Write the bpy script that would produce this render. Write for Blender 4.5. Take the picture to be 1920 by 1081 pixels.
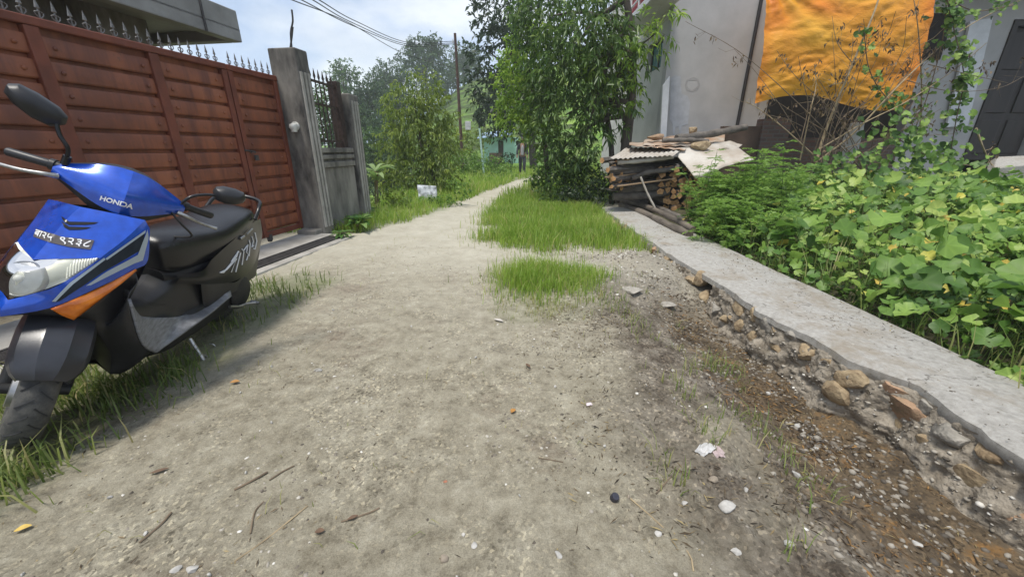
import bpy, bmesh, math, random
import numpy as np
from mathutils import Vector, Matrix
from mathutils.bvhtree import BVHTree
from math import radians as R, sin, cos, pi

for _o in list(bpy.data.objects):
    bpy.data.objects.remove(_o)
S = bpy.context.scene
COL = S.collection
random.seed(7)
RNG = np.random.default_rng(11)

# ---------------------------------------------------------------- camera
CAM_H, PITCH, FPX = 1.1985, R(19.9), 720.0
cam = bpy.data.cameras.new('camera')
cam.sensor_fit = 'HORIZONTAL'; cam.sensor_width = 36.0
cam.lens = 36.0 * FPX / 1920.0
cam.clip_start = 0.05; cam.clip_end = 3000
camo = bpy.data.objects.new('camera', cam); COL.objects.link(camo)
camo.location = (0, 0, CAM_H); camo.rotation_euler = (R(90) - PITCH, 0, 0)
S.camera = camo

# ---------------------------------------------------------------- sky, sun, exposure
SUN_EL, SUN_AZ = R(73), R(218)        # azimuth clockwise from +Y
w = bpy.data.worlds.new('World'); S.world = w; w.use_nodes = True
nt = w.node_tree; nt.nodes.clear()
def N(tree, typ, **kw):
    n = tree.nodes.new(typ)
    for k, v in kw.items(): setattr(n, k, v)
    return n
out = N(nt, 'ShaderNodeOutputWorld'); bg = N(nt, 'ShaderNodeBackground')
sky = N(nt, 'ShaderNodeTexSky', sky_type='NISHITA', sun_disc=False, sun_elevation=SUN_EL, sun_rotation=SUN_AZ,
        altitude=1300, air_density=1.0, dust_density=2.5, ozone_density=1.0)
tc = N(nt, 'ShaderNodeTexCoord')
mp = N(nt, 'ShaderNodeMapping'); mp.inputs['Scale'].default_value = (1, 1, 2.2)
nz = N(nt, 'ShaderNodeTexNoise'); nz.inputs['Scale'].default_value = 3.1; nz.inputs['Detail'].default_value = 9; nz.inputs['Roughness'].default_value = .56
rp = N(nt, 'ShaderNodeValToRGB'); rp.color_ramp.elements[0].position = .30; rp.color_ramp.elements[0].color = (.45, .45, .45, 1)
rp.color_ramp.elements[1].position = .62; rp.color_ramp.elements[1].color = (.97, .97, .97, 1)
mx = N(nt, 'ShaderNodeMix', data_type='RGBA')
cl = N(nt, 'ShaderNodeTexNoise'); cl.inputs['Scale'].default_value = 2.3; cl.inputs['Detail'].default_value = 8
cr = N(nt, 'ShaderNodeValToRGB')
cr.color_ramp.elements[0].position = .46; cr.color_ramp.elements[0].color = (4.5, 5.5, 7.3, 1)
cr.color_ramp.elements[1].position = .57; cr.color_ramp.elements[1].color = (7.8, 8.2, 8.8, 1)
L = nt.links.new
L(tc.outputs['Generated'], mp.inputs['Vector']); L(mp.outputs[0], nz.inputs['Vector']); L(mp.outputs[0], cl.inputs['Vector'])
L(nz.outputs[0], rp.inputs[0]); L(cl.outputs[0], cr.inputs[0])
L(rp.outputs[0], mx.inputs[0]); L(sky.outputs[0], mx.inputs[6]); L(cr.outputs[0], mx.inputs[7])
L(mx.outputs[2], bg.inputs[0]); bg.inputs[1].default_value = 0.1
L(bg.outputs[0], out.inputs[0])
sl = bpy.data.lights.new('sun', 'SUN'); sl.energy = 2.8; sl.angle = R(12); sl.color = (1, .95, .87)
so = bpy.data.objects.new('sun', sl); COL.objects.link(so)
_d = Vector((sin(SUN_AZ) * cos(SUN_EL), cos(SUN_AZ) * cos(SUN_EL), sin(SUN_EL)))
so.rotation_euler = _d.to_track_quat('Z', 'Y').to_euler(); so.location = _d * 50
S.view_settings.view_transform = 'Standard'; S.view_settings.look = 'None'
S.view_settings.exposure = 0.50; S.view_settings.gamma = 1.0
S.render.engine = 'CYCLES'
S.cycles.max_bounces = 6; S.cycles.volume_bounces = 1; S.cycles.transparent_max_bounces = 12

# ---------------------------------------------------------------- photo pixel -> ray, used to measure the place
_F = np.array([0, cos(PITCH), -sin(PITCH)]); _U = np.array([0, sin(PITCH), cos(PITCH)]); _R = np.array([1., 0, 0])
CAMP = np.array([0, 0, CAM_H])
def ray(u, v): return _R * (u - 960) / FPX + _U * (540 - v) / FPX + _F
def gz(u, v, z=0.0):
    d = ray(u, v); return CAMP + d * (z - CAM_H) / d[2]
def gy(u, v, Y):
    d = ray(u, v); return CAMP + d * Y / d[1]
def gx(u, v, X):
    d = ray(u, v); return CAMP + d * X / d[0]
def gpl(u, v, p0, n):
    d = ray(u, v); n = np.array(n, float); return CAMP + d * ((np.array(p0) - CAMP) @ n) / (d @ n)

# ---------------------------------------------------------------- object helpers
def tag(o, label=None, cat=None, group=None, kind=None):
    if label: o['label'] = label
    if cat: o['category'] = cat
    if group: o['group'] = group
    if kind: o['kind'] = kind
    return o
def empty(name, loc=(0, 0, 0), rot=None):
    o = bpy.data.objects.new(name, None); COL.objects.link(o)
    o.empty_display_size = .1
    if rot is not None: o.matrix_world = Matrix.Translation(Vector(loc)) @ rot.to_4x4()
    else: o.location = loc
    return o
def obj(name, V, Fc, mat, parent=None, angle=None, local=False):
    """one mesh object; V in world space unless local (then in the parent's space)"""
    me = bpy.data.meshes.new(name)
    V = [tuple(map(float, v)) for v in V]
    me.from_pydata(V, [], [tuple(int(i) for i in f) for f in Fc])
    if mat is not None:
        for m in (mat if isinstance(mat, (list, tuple)) else [mat]): me.materials.append(m)
    me.update()
    o = bpy.data.objects.new(name, me); COL.objects.link(o)
    if parent is not None:
        o.parent = parent
        if not local:
            me.transform(parent_world(parent).inverted())
    if angle is not None:
        me.shade_smooth(); me.set_sharp_from_angle(angle=R(angle))
    return o
def parent_world(p):
    m = p.matrix_basis.copy()
    while p.parent is not None:
        p = p.parent; m = p.matrix_basis @ m
    return m
def big(name, V, Fc, mat, parent=None, smooth=False, attrs=None):
    """numpy mesh: V (n,3), Fc (m,k); attrs: {name: per-face float}"""
    V = np.asarray(V, np.float32); Fc = np.asarray(Fc, np.int32)
    if parent is not None:
        M = np.array(parent_world(parent).inverted()); V = (V @ M[:3, :3].T + M[:3, 3]).astype(np.float32)
    me = bpy.data.meshes.new(name); n, (m, k) = len(V), Fc.shape
    me.vertices.add(n); me.vertices.foreach_set('co', V.ravel())
    me.loops.add(m * k); me.loops.foreach_set('vertex_index', Fc.ravel())
    me.polygons.add(m); me.polygons.foreach_set('loop_start', np.arange(0, m * k, k, dtype=np.int32))
    me.polygons.foreach_set('loop_total', np.full(m, k, np.int32))
    if smooth: me.polygons.foreach_set('use_smooth', np.ones(m, bool))
    for an, av in (attrs or {}).items():
        a = me.attributes.new(an, 'FLOAT', 'FACE' if len(av) == m else 'POINT'); a.data.foreach_set('value', np.asarray(av, np.float32))
    me.update(calc_edges=True); me.validate()
    if mat is not None: me.materials.append(mat)
    o = bpy.data.objects.new(name, me); COL.objects.link(o)
    if parent is not None: o.parent = parent
    return o
def join(*parts):
    V, Fc = [], []
    for v, f in parts:
        b = len(V); V += [tuple(p) for p in v]; Fc += [tuple(i + b for i in q) for q in f]
    return V, Fc
def box(x0, x1, y0, y1, z0, z1):
    V = [(x, y, z) for x in (x0, x1) for y in (y0, y1) for z in (z0, z1)]
    return V, [(0, 1, 3, 2), (4, 6, 7, 5), (0, 4, 5, 1), (2, 3, 7, 6), (0, 2, 6, 4), (1, 5, 7, 3)]
def xf(part, M):
    return [tuple(M @ Vector(v)) for v in part[0]], part[1]
def tube(pts, r, seg=8, cap=True):
    pts = [Vector(p) for p in pts]; n = len(pts)
    rs = r if isinstance(r, (list, tuple)) else [r] * n
    V, Fc = [], []; up = None
    for i, p in enumerate(pts):
        t = (pts[min(i + 1, n - 1)] - pts[max(i - 1, 0)]).normalized()
        if up is None:
            up = Vector((0, 0, 1)) if abs(t.z) < .9 else Vector((1, 0, 0))
        a = t.cross(up)
        if a.length < 1e-6: a = t.cross(Vector((0, 1, 0)))
        a.normalize(); b = a.cross(t).normalized(); up = b
        for k in range(seg):
            q = 2 * pi * k / seg; V.append(tuple(p + (a * cos(q) + b * sin(q)) * rs[i]))
    for i in range(n - 1):
        for k in range(seg):
            Fc.append((i * seg + k, (i + 1) * seg + k, (i + 1) * seg + (k + 1) % seg, i * seg + (k + 1) % seg))
    if cap: Fc += [tuple(range(seg)), tuple(range((n - 1) * seg, n * seg))[::-1]]
    return V, Fc
def loft(secs, cap=True, close=True):
    k = len(secs[0]); V = [tuple(p) for s in secs for p in s]; Fc = []
    for i in range(len(secs) - 1):
        for j in range(k if close else k - 1):
            Fc.append((i * k + j, i * k + (j + 1) % k, (i + 1) * k + (j + 1) % k, (i + 1) * k + j))
    if cap: Fc += [tuple(range(k))[::-1], tuple(range((len(secs) - 1) * k, len(secs) * k))]
    return V, Fc
def spin(prof, c, ax, seg=24):
    """prof: list of (radius, offset along axis)"""
    ax = Vector(ax).normalized(); a = ax.orthogonal().normalized(); b = ax.cross(a); c = Vector(c)
    return loft([[c + ax * o + (a * cos(2 * pi * i / seg) + b * sin(2 * pi * i / seg)) * r for i in range(seg)] for r, o in prof], cap=False)
def catmull(pts, n):
    P = np.array(pts, float); m = len(P)
    if m == 2:
        t = np.linspace(0, 1, n)[:, None]; return P[0] * (1 - t) + P[1] * t
    E = np.vstack([2 * P[0] - P[1], P, 2 * P[-1] - P[-2]]); o = []
    for s in np.linspace(0, m - 1, n):
        i = min(int(s), m - 2); t = s - i
        a, b, c, d = E[i:i + 4]
        o.append(.5 * (2 * b + (c - a) * t + (2 * a - 5 * b + 4 * c - d) * t * t + (3 * b - a - 3 * c + d) * t ** 3))
    return np.array(o)
def patch(rows, nu=10, nv=10):
    A = [catmull(r, nu) for r in rows]
    G = np.array([catmull([a[j] for a in A], nv) for j in range(nu)])   # nu, nv, 3
    V = G.reshape(-1, 3); Fc = [(i * nv + j, (i + 1) * nv + j, (i + 1) * nv + j + 1, i * nv + j + 1) for i in range(nu - 1) for j in range(nv - 1)]
    return [tuple(v) for v in V], Fc
def mir(part):
    return [(x, -y, z) for x, y, z in part[0]], [tuple(reversed(f)) for f in part[1]]
def both(part): return join(part, mir(part))
def solid(o, t, off=-1):
    m = o.modifiers.new('thick', 'SOLIDIFY'); m.thickness = t; m.offset = off; return o
def bevel(o, wd, seg=2):
    m = o.modifiers.new('bevel', 'BEVEL'); m.width = wd; m.segments = seg; m.limit_method = 'ANGLE'; m.angle_limit = R(40); return o
def subsurf(o, n=2):
    m = o.modifiers.new('sub', 'SUBSURF'); m.levels = n; m.render_levels = n; return o

# ---------------------------------------------------------------- numpy noise
def _h(ix, iy, s):
    n = (ix.astype(np.int64) * 374761393 + iy.astype(np.int64) * 668265263 + s * 1274126177) & 0xffffffff
    n = ((n ^ (n >> 13)) * 1274126177) & 0xffffffff
    return ((n ^ (n >> 16)) & 0xffff) / 65535.0
def vnoise(x, y, s=0):
    x = np.asarray(x, float); y = np.asarray(y, float); ix = np.floor(x); iy = np.floor(y); fx = x - ix; fy = y - iy
    fx = fx * fx * (3 - 2 * fx); fy = fy * fy * (3 - 2 * fy); ix = ix.astype(int); iy = iy.astype(int)
    return (_h(ix, iy, s) * (1 - fx) + _h(ix + 1, iy, s) * fx) * (1 - fy) + (_h(ix, iy + 1, s) * (1 - fx) + _h(ix + 1, iy + 1, s) * fx) * fy
def fbm(x, y, o=4, s=0, g=.5):
    a, t, r = 1., 0., 0.
    for k in range(o):
        r = r + a * vnoise(np.asarray(x) * 2 ** k, np.asarray(y) * 2 ** k, s + 17 * k); t += a; a *= g
    return r / t
def sstep(a, b, x):
    t = np.clip((np.asarray(x, float) - a) / (b - a), 0, 1); return t * t * (3 - 2 * t)

# ---------------------------------------------------------------- material helpers
def mat(name, col=(.5, .5, .5), rough=.6, metal=0., noise=0., nscale=8., col2=None, bump=0., bscale=None, coat=0., spec=.5, trans=0., detail=6, stretch=None, emit=None):
    m = bpy.data.materials.new(name); m.use_nodes = True; t = m.node_tree
    b = t.nodes['Principled BSDF']
    b.inputs['Roughness'].default_value = rough; b.inputs['Metallic'].default_value = metal
    b.inputs['Coat Weight'].default_value = coat; b.inputs['Specular IOR Level'].default_value = spec
    b.inputs['Coat Roughness'].default_value = .06
    b.inputs['Transmission Weight'].default_value = trans
    b.inputs['Base Color'].default_value = (*col, 1)
    tc = N(t, 'ShaderNodeTexCoord'); src = tc.outputs['Object']
    if stretch:
        mp = N(t, 'ShaderNodeMapping'); mp.inputs['Scale'].default_value = stretch; t.links.new(src, mp.inputs[0]); src = mp.outputs[0]
    if noise or col2:
        nz = N(t, 'ShaderNodeTexNoise'); nz.inputs['Scale'].default_value = nscale; nz.inputs['Detail'].default_value = detail; nz.inputs['Roughness'].default_value = .6
        t.links.new(src, nz.inputs['Vector'])
        r = N(t, 'ShaderNodeValToRGB'); c2 = col2 or tuple(c * (1 - noise) for c in col)
        r.color_ramp.elements[0].position = .36; r.color_ramp.elements[0].color = (*c2, 1)
        r.color_ramp.elements[1].position = .64; r.color_ramp.elements[1].color = (*col, 1)
        t.links.new(nz.outputs[0], r.inputs[0]); t.links.new(r.outputs[0], b.inputs['Base Color'])
        m['ramp'] = r.name
    if bump:
        n2 = N(t, 'ShaderNodeTexNoise'); n2.inputs['Scale'].default_value = bscale or nscale * 4; n2.inputs['Detail'].default_value = 6
        t.links.new(src, n2.inputs['Vector'])
        bp = N(t, 'ShaderNodeBump'); bp.inputs['Strength'].default_value = bump; bp.inputs['Distance'].default_value = .01
        t.links.new(n2.outputs[0], bp.inputs['Height']); t.links.new(bp.outputs[0], b.inputs['Normal'])
    return m
# ================================================================ terrain
def lane(y):
    xl = np.interp(y, [0, 2, 3.5, 5, 5.7, 6.5, 8.4, 11, 15.6, 20, 25, 32], [-1.7, -1.68, -1.95, -2.4, -2.25, -1.82, -1.33, -.9, 0.05, 1.7, 4.2, 8])
    xr = np.interp(y, [0, 2.7, 3, 4, 5.67, 8.8, 11, 14, 17, 20, 25, 32], [1.2, .5, .05, -.08, -.42, -.52, -.22, .52, 1.4, 2.6, 5.2, 9])
    return xl, xr
def gnd_h(x, y):
    x = np.asarray(x, float); y = np.asarray(y, float); z = np.zeros(np.broadcast(x, y).shape)
    z = z - .20 * sstep(.85, 1.72, x) * (1 - sstep(2.15, 2.3, x)) * (1 - sstep(2.9, 3.6, y)) - .02 * np.exp(-((x - 1.68) / .12) ** 2) * (1 - sstep(2.6, 3.2, y))
    q = (x - 2.45) * .55 + (y - 2.5) * .085
    z = z + (.02 + .36 * sstep(0, 2.2, q)) * sstep(2.3, 2.6, x) * sstep(-4, 1, y) * (1 - sstep(16, 24, y))
    z = z + .15 * np.exp(-(((x - 1.35) / .36) ** 2 + ((y - 4.05) / .34) ** 2)) * (1 - sstep(1.74, 1.84, x)) + .085 * np.exp(-(((x - 1.15) / .36) ** 2 + ((y - 3.35) / .24) ** 2)) * (1 - sstep(1.5, 1.7, x))
    z = z + .05 * np.exp(-(((x - .35) / .4) ** 2 + ((y - 3.5) / .4) ** 2))
    z = z - 1.0 * sstep(-2.6, -5.5, x) * sstep(6.3, 9, y)
    z = z - 2.0 * sstep(-5, -14, x) * sstep(9, 16, y)
    # hillside beyond the lane, terraced
    c = sstep(-34, -9, x)
    h = 19.0 * sstep(24, 112, y) * c + 5 * sstep(12, 60, y - .2 * x) * sstep(4, 26, x) + 6 * sstep(60, 200, y) * (1 - c)
    st = 1.0; k = np.floor(h / st); f = h / st - k
    ht = (k + sstep(.55, 1.0, f)) * st
    m = sstep(22, 34, y)
    wob = .22 * (fbm(x * .25, y * .25, 3, 5) - .5)
    z = z + h * (1 - .75 * m) + ht * .75 * m + wob * m
    near = 1 - sstep(9, 16, y)
    rough = .035 * (fbm(x * 2.1, y * 2.1, 3, 1) - .5) + .018 * (fbm(x * 9, y * 9, 3, 2) - .5) + .010 * (fbm(x * 30, y * 30, 2, 3) - .5)
    xl, xr = lane(y); inl = sstep(xl - .1, xl + .4, x) * (1 - sstep(xr - .3, xr + .2, x))
    dug = sstep(.2, .9, x) * (1 - sstep(4.3, 5, y)) * (1 - sstep(1.9, 2.0, x))
    rdg = 1 - np.abs(2 * fbm(x * 5 + 2 * fbm(x * 2, y * 2, 2, 91), y * 5, 4, 92) - 1); clod = sstep(.80, .97, rdg) * sstep(.42, .6, fbm(x * 1.3, y * 1.3, 3, 93))
    z = z + rough * near * (.7 + 1.2 * dug + .2 * (1 - inl)) + .010 * clod * near * (.5 + dug)
    # old wheel ruts
    z = z - .012 * near * (np.exp(-((x - (xl + .75)) / .18) ** 2) + np.exp(-((x - (xr - .45)) / .2) ** 2)) * sstep(3, 5, y)
    return z
def gh(x, y): return float(gnd_h(np.array([x]), np.array([y]))[0])
def grass_mask(x, y):
    xl, xr = lane(y); n = fbm(x * 2.6, y * 2.6, 4, 31) - .5; e = .75 * n
    main = sstep(xr - .05, xr + .25, x + e) * (1 - sstep(1.70, 1.78, x)) * sstep(4.35, 5.1, y + 1.6 * n) * (1 - sstep(0.9, 1.4, x) * (1 - sstep(4.5, 5.0, y)))
    clump = 1 - sstep(.6, 1.2, np.sqrt(((x - .34) / .50) ** 2 + ((y - 3.55) / .5) ** 2) + e)
    sparse = .35 * (1 - sstep(.6, 1.2, np.sqrt(((x - .25) / .45) ** 2 + ((y - 2.8) / .3) ** 2)))
    scoot = sstep(-1.62, -1.95, x + .6 * n) * sstep(-3.0, -2.75, x) * (1 - sstep(3.3, 3.75, y + n))
    verge = sstep(xl + .05, xl - .3, x + e) * sstep(5.75, 6.3, y)
    rightf = sstep(xr, xr + .4, x) * sstep(8.5, 10, y)
    return np.clip(np.maximum.reduce([main, clump, sparse, scoot, verge, rightf, sstep(26, 34, y) + 0 * x]), 0, 1)
def axis(spec):
    o = []
    for a, b, n in spec: o.append(np.linspace(a, b, n, endpoint=False))
    return np.concatenate(o)
gxs = axis([(-420, -60, 24), (-60, -12, 70), (-12, -3.2, 70), (-3.2, 3.0, 300), (3.0, 12, 70), (12, 60, 60), (60, 421, 22)])
gys = axis([(-60, -3, 14), (-3, .4, 30), (.4, 5.4, 270), (5.4, 12, 110), (12, 30, 60), (30, 112, 190), (112, 900, 34)])
GX, GY = np.meshgrid(gxs, gys, indexing='ij'); GZ = gnd_h(GX, GY)
nx, ny = GX.shape; idx = np.arange(nx * ny).reshape(nx, ny)
gf = np.stack([idx[:-1, :-1], idx[1:, :-1], idx[1:, 1:], idx[:-1, 1:]], -1).reshape(-1, 4)
gm = grass_mask(GX, GY)
wet = sstep(1.0, 1.4, GX + .25 * (fbm(GX * 3, GY * 3, 3, 8) - .5)) * (1 - sstep(1.85, 1.9, GX)) * (1 - sstep(2.9, 3.4, GY))
dug = sstep(.35, .9, GX + .5 * (fbm(GX * 2, GY * 2, 3, 9) - .5)) * (1 - sstep(4.4, 4.8, GY))
pale = np.clip(sstep(1.7, 5.5, GY + 1.6 * (fbm(GX * 1.1, GY * 1.1, 3, 12) - .5)), 0, 1)
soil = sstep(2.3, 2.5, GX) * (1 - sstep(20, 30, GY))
M_ground = bpy.data.materials.new('dirt_ground'); M_ground.use_nodes = True
t = M_ground.node_tree; b = t.nodes['Principled BSDF']; b.inputs['Roughness'].default_value = .92; b.inputs['Specular IOR Level'].default_value = .25
lk = t.links.new
tcn = N(t, 'ShaderNodeTexCoord')
def noi(sc_, det=6, rg=.6, w=None):
    n = N(t, 'ShaderNodeTexNoise'); n.inputs['Scale'].default_value = sc_; n.inputs['Detail'].default_value = det; n.inputs['Roughness'].default_value = rg
    lk(tcn.outputs['Object'], n.inputs['Vector']); return n.outputs[0]
def ramp(src, stops):
    r = N(t, 'ShaderNodeValToRGB'); e = r.color_ramp.elements
    while len(e) < len(stops): e.new(.5)
    for q, (p, c) in zip(e, stops): q.position = p; q.color = (*c, 1) if len(c) == 3 else c
    lk(src, r.inputs[0]); return r.outputs[0]
def mixc(f, a, b_, bt='MIX'):
    m = N(t, 'ShaderNodeMix', data_type='RGBA', blend_type=bt)
    for s_, i in ((f, 0), (a, 6), (b_, 7)):
        if isinstance(s_, (int, float)): m.inputs[i].default_value = s_
        elif isinstance(s_, tuple): m.inputs[i].default_value = (*s_, 1)
        else: lk(s_, m.inputs[i])
    return m.outputs[2]
def attr(nm):
    a = N(t, 'ShaderNodeAttribute'); a.attribute_name = nm; return a.outputs['Fac']
def mth(op, a, b_):
    m = N(t, 'ShaderNodeMath', operation=op, use_clamp=True)
    for s_, i in ((a, 0), (b_, 1)):
        if isinstance(s_, (int, float)): m.inputs[i].default_value = s_
        else: lk(s_, m.inputs[i])
    return m.outputs[0]
base = ramp(noi(1.7, 9, .62), [(.28, (.145, .126, .088)), (.45, (.268, .244, .182)), (.70, (.375, .35, .275))])
base = mixc(.72, base, ramp(noi(9, 10, .78), [(.32, (.07, .058, .04)), (.45, (.228, .205, .152)), (.58, (.335, .31, .24)), (.74, (.49, .465, .385))]))
vo = N(t, 'ShaderNodeTexVoronoi'); vo.inputs['Scale'].default_value = 95; lk(tcn.outputs['Object'], vo.inputs['Vector'])
spk = ramp(vo.outputs['Color'], [(.14, (.38, .37, .36)), (.32, (.95, .95, .95)), (.70, (1, 1, 1)), (.90, (1.95, 1.9, 1.8))])
gritm = ramp(noi(2.1, 7, .65), [(.43, (.06, .06, .06)), (.64, (.9, .9, .9))])
base = mixc(gritm, base, spk, 'MULTIPLY')
base = mixc(ramp(noi(1.1, 9, .7), [(.54, (0, 0, 0)), (.64, (.8, .8, .8))]), base, ramp(noi(26, 8, .75), [(.35, (.06, .045, .033)), (.6, (.24, .195, .145))]))
n_h = noi(210, 4, .6); base = mixc(.6, base, ramp(n_h, [(.3, (.55, .53, .5)), (.6, (1.15, 1.13, 1.1))]), 'MULTIPLY')
dugc = ramp(noi(7, 12, .78), [(.30, (.025, .02, .016)), (.44, (.085, .068, .05)), (.58, (.19, .165, .13)), (.74, (.36, .33, .28))])
dugc = mixc(.8, dugc, spk, 'MULTIPLY')
col = mixc(mth('MULTIPLY', attr('dug'), ramp(noi(2.5, 7), [(.30, (.2, .2, .2)), (.5, (1, 1, 1))])), base, dugc)
wetc = ramp(noi(5.5, 12, .78), [(.30, (.022, .016, .011)), (.44, (.075, .056, .036)), (.56, (.135, .098, .058)), (.66, (.22, .12, .042)), (.73, (.15, .125, .085))])
wetc = mixc(.7, wetc, spk, 'MULTIPLY')
col = mixc(attr('wet'), col, wetc)
palec = ramp(noi(3, 8, .65), [(.3, (.40, .372, .295)), (.7, (.53, .505, .42))])
col = mixc(mth('MULTIPLY', attr('pale'), .7), col, palec)
gr1 = ramp(noi(3.5, 8, .7), [(.3, (.03, .05, .012)), (.52, (.075, .115, .025)), (.75, (.14, .17, .05))])
gr2 = ramp(noi(.35, 9, .7), [(.34, (.04, .07, .016)), (.46, (.10, .19, .03)), (.58, (.18, .29, .045)), (.70, (.30, .34, .09))])
gr2 = mixc(mth('MULTIPLY', attr('riser'), ramp(noi(.8, 6), [(.35, (.25, .25, .25)), (.6, (1, 1, 1))])), gr2, (.045, .06, .018))
gcol = mixc(attr('far'), gr1, gr2)
col = mixc(mth('MULTIPLY', attr('grass'), mth('ADD', .45, attr('far'))), col, gcol)
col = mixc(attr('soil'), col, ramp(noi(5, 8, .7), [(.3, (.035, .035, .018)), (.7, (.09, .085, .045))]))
lk(col, b.inputs['Base Color'])
rgh = N(t, 'ShaderNodeMapRange'); lk(mth('MULTIPLY', attr('wet'), ramp(noi(5, 5), [(.42, (0, 0, 0)), (.56, (1, 1, 1))])), rgh.inputs[0]); rgh.inputs[3].default_value = .92; rgh.inputs[4].default_value = .35; lk(rgh.outputs[0], b.inputs['Roughness'])
bmp = N(t, 'ShaderNodeBump'); bmp.inputs['Strength'].default_value = .9; bmp.inputs['Distance'].default_value = .012
lk(noi(38, 11, .78), bmp.inputs['Height']); lk(bmp.outputs[0], b.inputs['Normal'])
_h0 = 19.0 * sstep(24, 112, GY) * sstep(-34, -9, GX); _fr = _h0 - np.floor(_h0); RIS = sstep(.5, .62, _fr) * (1 - sstep(.93, 1, _fr)) * sstep(24, 32, GY)
ground = big('ground', np.stack([GX, GY, GZ], -1).reshape(-1, 3), gf, M_ground, smooth=True,
             attrs=dict(riser=RIS.ravel(), grass=gm.ravel(), wet=wet.ravel(), dug=dug.ravel(), pale=pale.ravel(), soil=soil.ravel(), far=sstep(20, 30, GY).ravel()))
tag(ground, kind='structure')

# ---------------------------------------------------------------- concrete strip and drain cover before the gate
M_conc = mat('concrete_pale', (.42, .40, .36), .85, noise=.3, nscale=4, bump=.25, bscale=60, detail=9, col2=(.27, .255, .225))
M_concd = mat('concrete_weathered', (.30, .28, .245), .9, noise=.5, nscale=3.2, col2=(.085, .08, .07), bump=.35, bscale=45, detail=10, stretch=(1, 1, .35))
GD = Vector((.156, .988, 0)).normalized(); GNV = Vector((GD.y, -GD.x, 0))      # along the gate, and out of it towards the lane
GP = Vector((-3.13, 5.68, 0))
def gate_pt(s, n, z): return tuple(GP + GD * s + GNV * n + Vector((0, 0, z)))
def gbox(s0, s1, n0, n1, z0, z1):
    V, Fc = box(s0, s1, n0, n1, z0, z1); return [gate_pt(*v) for v in V], Fc
ap = obj('concrete_apron', *gbox(-6.2, -.02, .02, .52, -.3, .035), M_conc); bevel(ap, .012); tag(ap, kind='structure')
ap2 = obj('concrete_apron', *gbox(-6.2, -.15, .74, .86, -.3, .022), M_conc); bevel(ap2, .012); tag(ap2, kind='structure')
M_iron = mat('grimy_iron', (.085, .08, .078), .6, .3, noise=.5, nscale=18, bump=.15)
dg = empty('drain_grate', gate_pt(-3, .63, .0)); tag(dg, 'long dark slotted drain grate set in the ground before the red gate', 'drain')
obj('frame', *join(gbox(-6.2, -.15, .525, .545, -.1, .034), gbox(-6.2, -.15, .715, .735, -.1, .034)), M_iron, dg)
obj('bars', *join(*[gbox(-6.2, -.15, .55 + .021 * k, .561 + .021 * k, -.05, .028) for k in range(8)], *[gbox(-6.2 + .3 * k, -6.18 + .3 * k, .545, .715, -.06, .022) for k in range(20)]), M_iron, dg)
obj('channel', *gbox(-6.2, -.15, .545, .715, -.2, -.06), M_iron, dg)

# ---------------------------------------------------------------- low stone wall with concrete top along the drain
M_ctop = bpy.data.materials.new('concrete_top'); M_ctop.use_nodes = True; t = M_ctop.node_tree; b = t.nodes['Principled BSDF']; b.inputs['Roughness'].default_value = .9; lk = t.links.new; tcn = N(t, 'ShaderNodeTexCoord')
_c = ramp(noi(30, 13, .75), [(.3, (.22, .21, .185)), (.5, (.335, .32, .29)), (.7, (.43, .415, .38))])
_c = mixc(ramp(noi(3.2, 11, .75), [(.50, (0, 0, 0)), (.66, (.75, .75, .75))]), _c, (.235, .195, .14))
_c = mixc(ramp(noi(7, 12, .8), [(.60, (0, 0, 0)), (.70, (.8, .8, .8))]), _c, (.12, .105, .085))
_v = N(t, 'ShaderNodeTexVoronoi', feature='DISTANCE_TO_EDGE'); _v.inputs['Scale'].default_value = 1.1; _w = N(t, 'ShaderNodeVectorMath', operation='MULTIPLY_ADD'); _n3 = N(t, 'ShaderNodeTexNoise'); _n3.inputs['Scale'].default_value = 5; _n3.inputs['Detail'].default_value = 6; lk(tcn.outputs['Object'], _n3.inputs[0])
lk(_n3.outputs['Color'], _w.inputs[0]); _w.inputs[1].default_value = (.5, .5, .5); lk(tcn.outputs['Object'], _w.inputs[2]); lk(_w.outputs[0], _v.inputs['Vector'])
_c = mixc(ramp(_v.outputs['Distance'], [(.0, (.85, .85, .85)), (.006, (0, 0, 0))]), _c, (.07, .06, .05))
lk(_c, b.inputs['Base Color']); _b = N(t, 'ShaderNodeBump'); _b.inputs['Strength'].default_value = 1.; _b.inputs['Distance'].default_value = .008; lk(noi(34, 14, .8), _b.inputs['Height']); lk(_b.outputs[0], b.inputs['Normal'])
M_mort = mat('mortar_stone', (.37, .325, .26), .95, noise=.5, nscale=14, col2=(.17, .142, .105), bump=1., bscale=60, detail=14)
RW = empty('retaining_wall', (1.9, 3, 0)); tag(RW, 'low stone wall with a grey concrete top beside the wet drain', 'wall')
ys = np.arange(-2.5, 7.75, .05)
sec = []
def edge(y): return np.interp(y, [-2.5, 1.1, 1.4, 1.6, 1.85, 2.1, 2.5, 3, 4.3, 7.7], [2.0, 1.96, 1.95, 2.0, 1.85, 1.86, 1.80, 1.78, 1.74, 1.77])
for y in ys:
    e = edge(y) - 1.77 + .022 * (fbm(y * 2.3, 3.1, 4, 4) - .5) * 2; e2 = .03 * (fbm(y * 7.3, 1.1, 4, 14) - .5) - .02 * max(0., fbm(y * 4.1, 8.1, 2, 19) - .62) * 4 * 2; zt = .125 + .012 * (fbm(y * 1.7, 0, 3, 6) - .5)
    sec.append([(1.76 + e + e2, y, zt - .055), (1.765 + e + e2, y, zt - .012 + e2 * .3), (1.80 + e, y, zt + .002), (2.1, y, zt + .006 * fbm(y * 5, 7, 2)), (2.50, y, zt - .006), (2.54, y, zt - .03), (2.54, y, -.05), (2.0, y, -.05)])
cop = obj('coping', *loft(sec), M_ctop, RW, 50)
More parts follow.
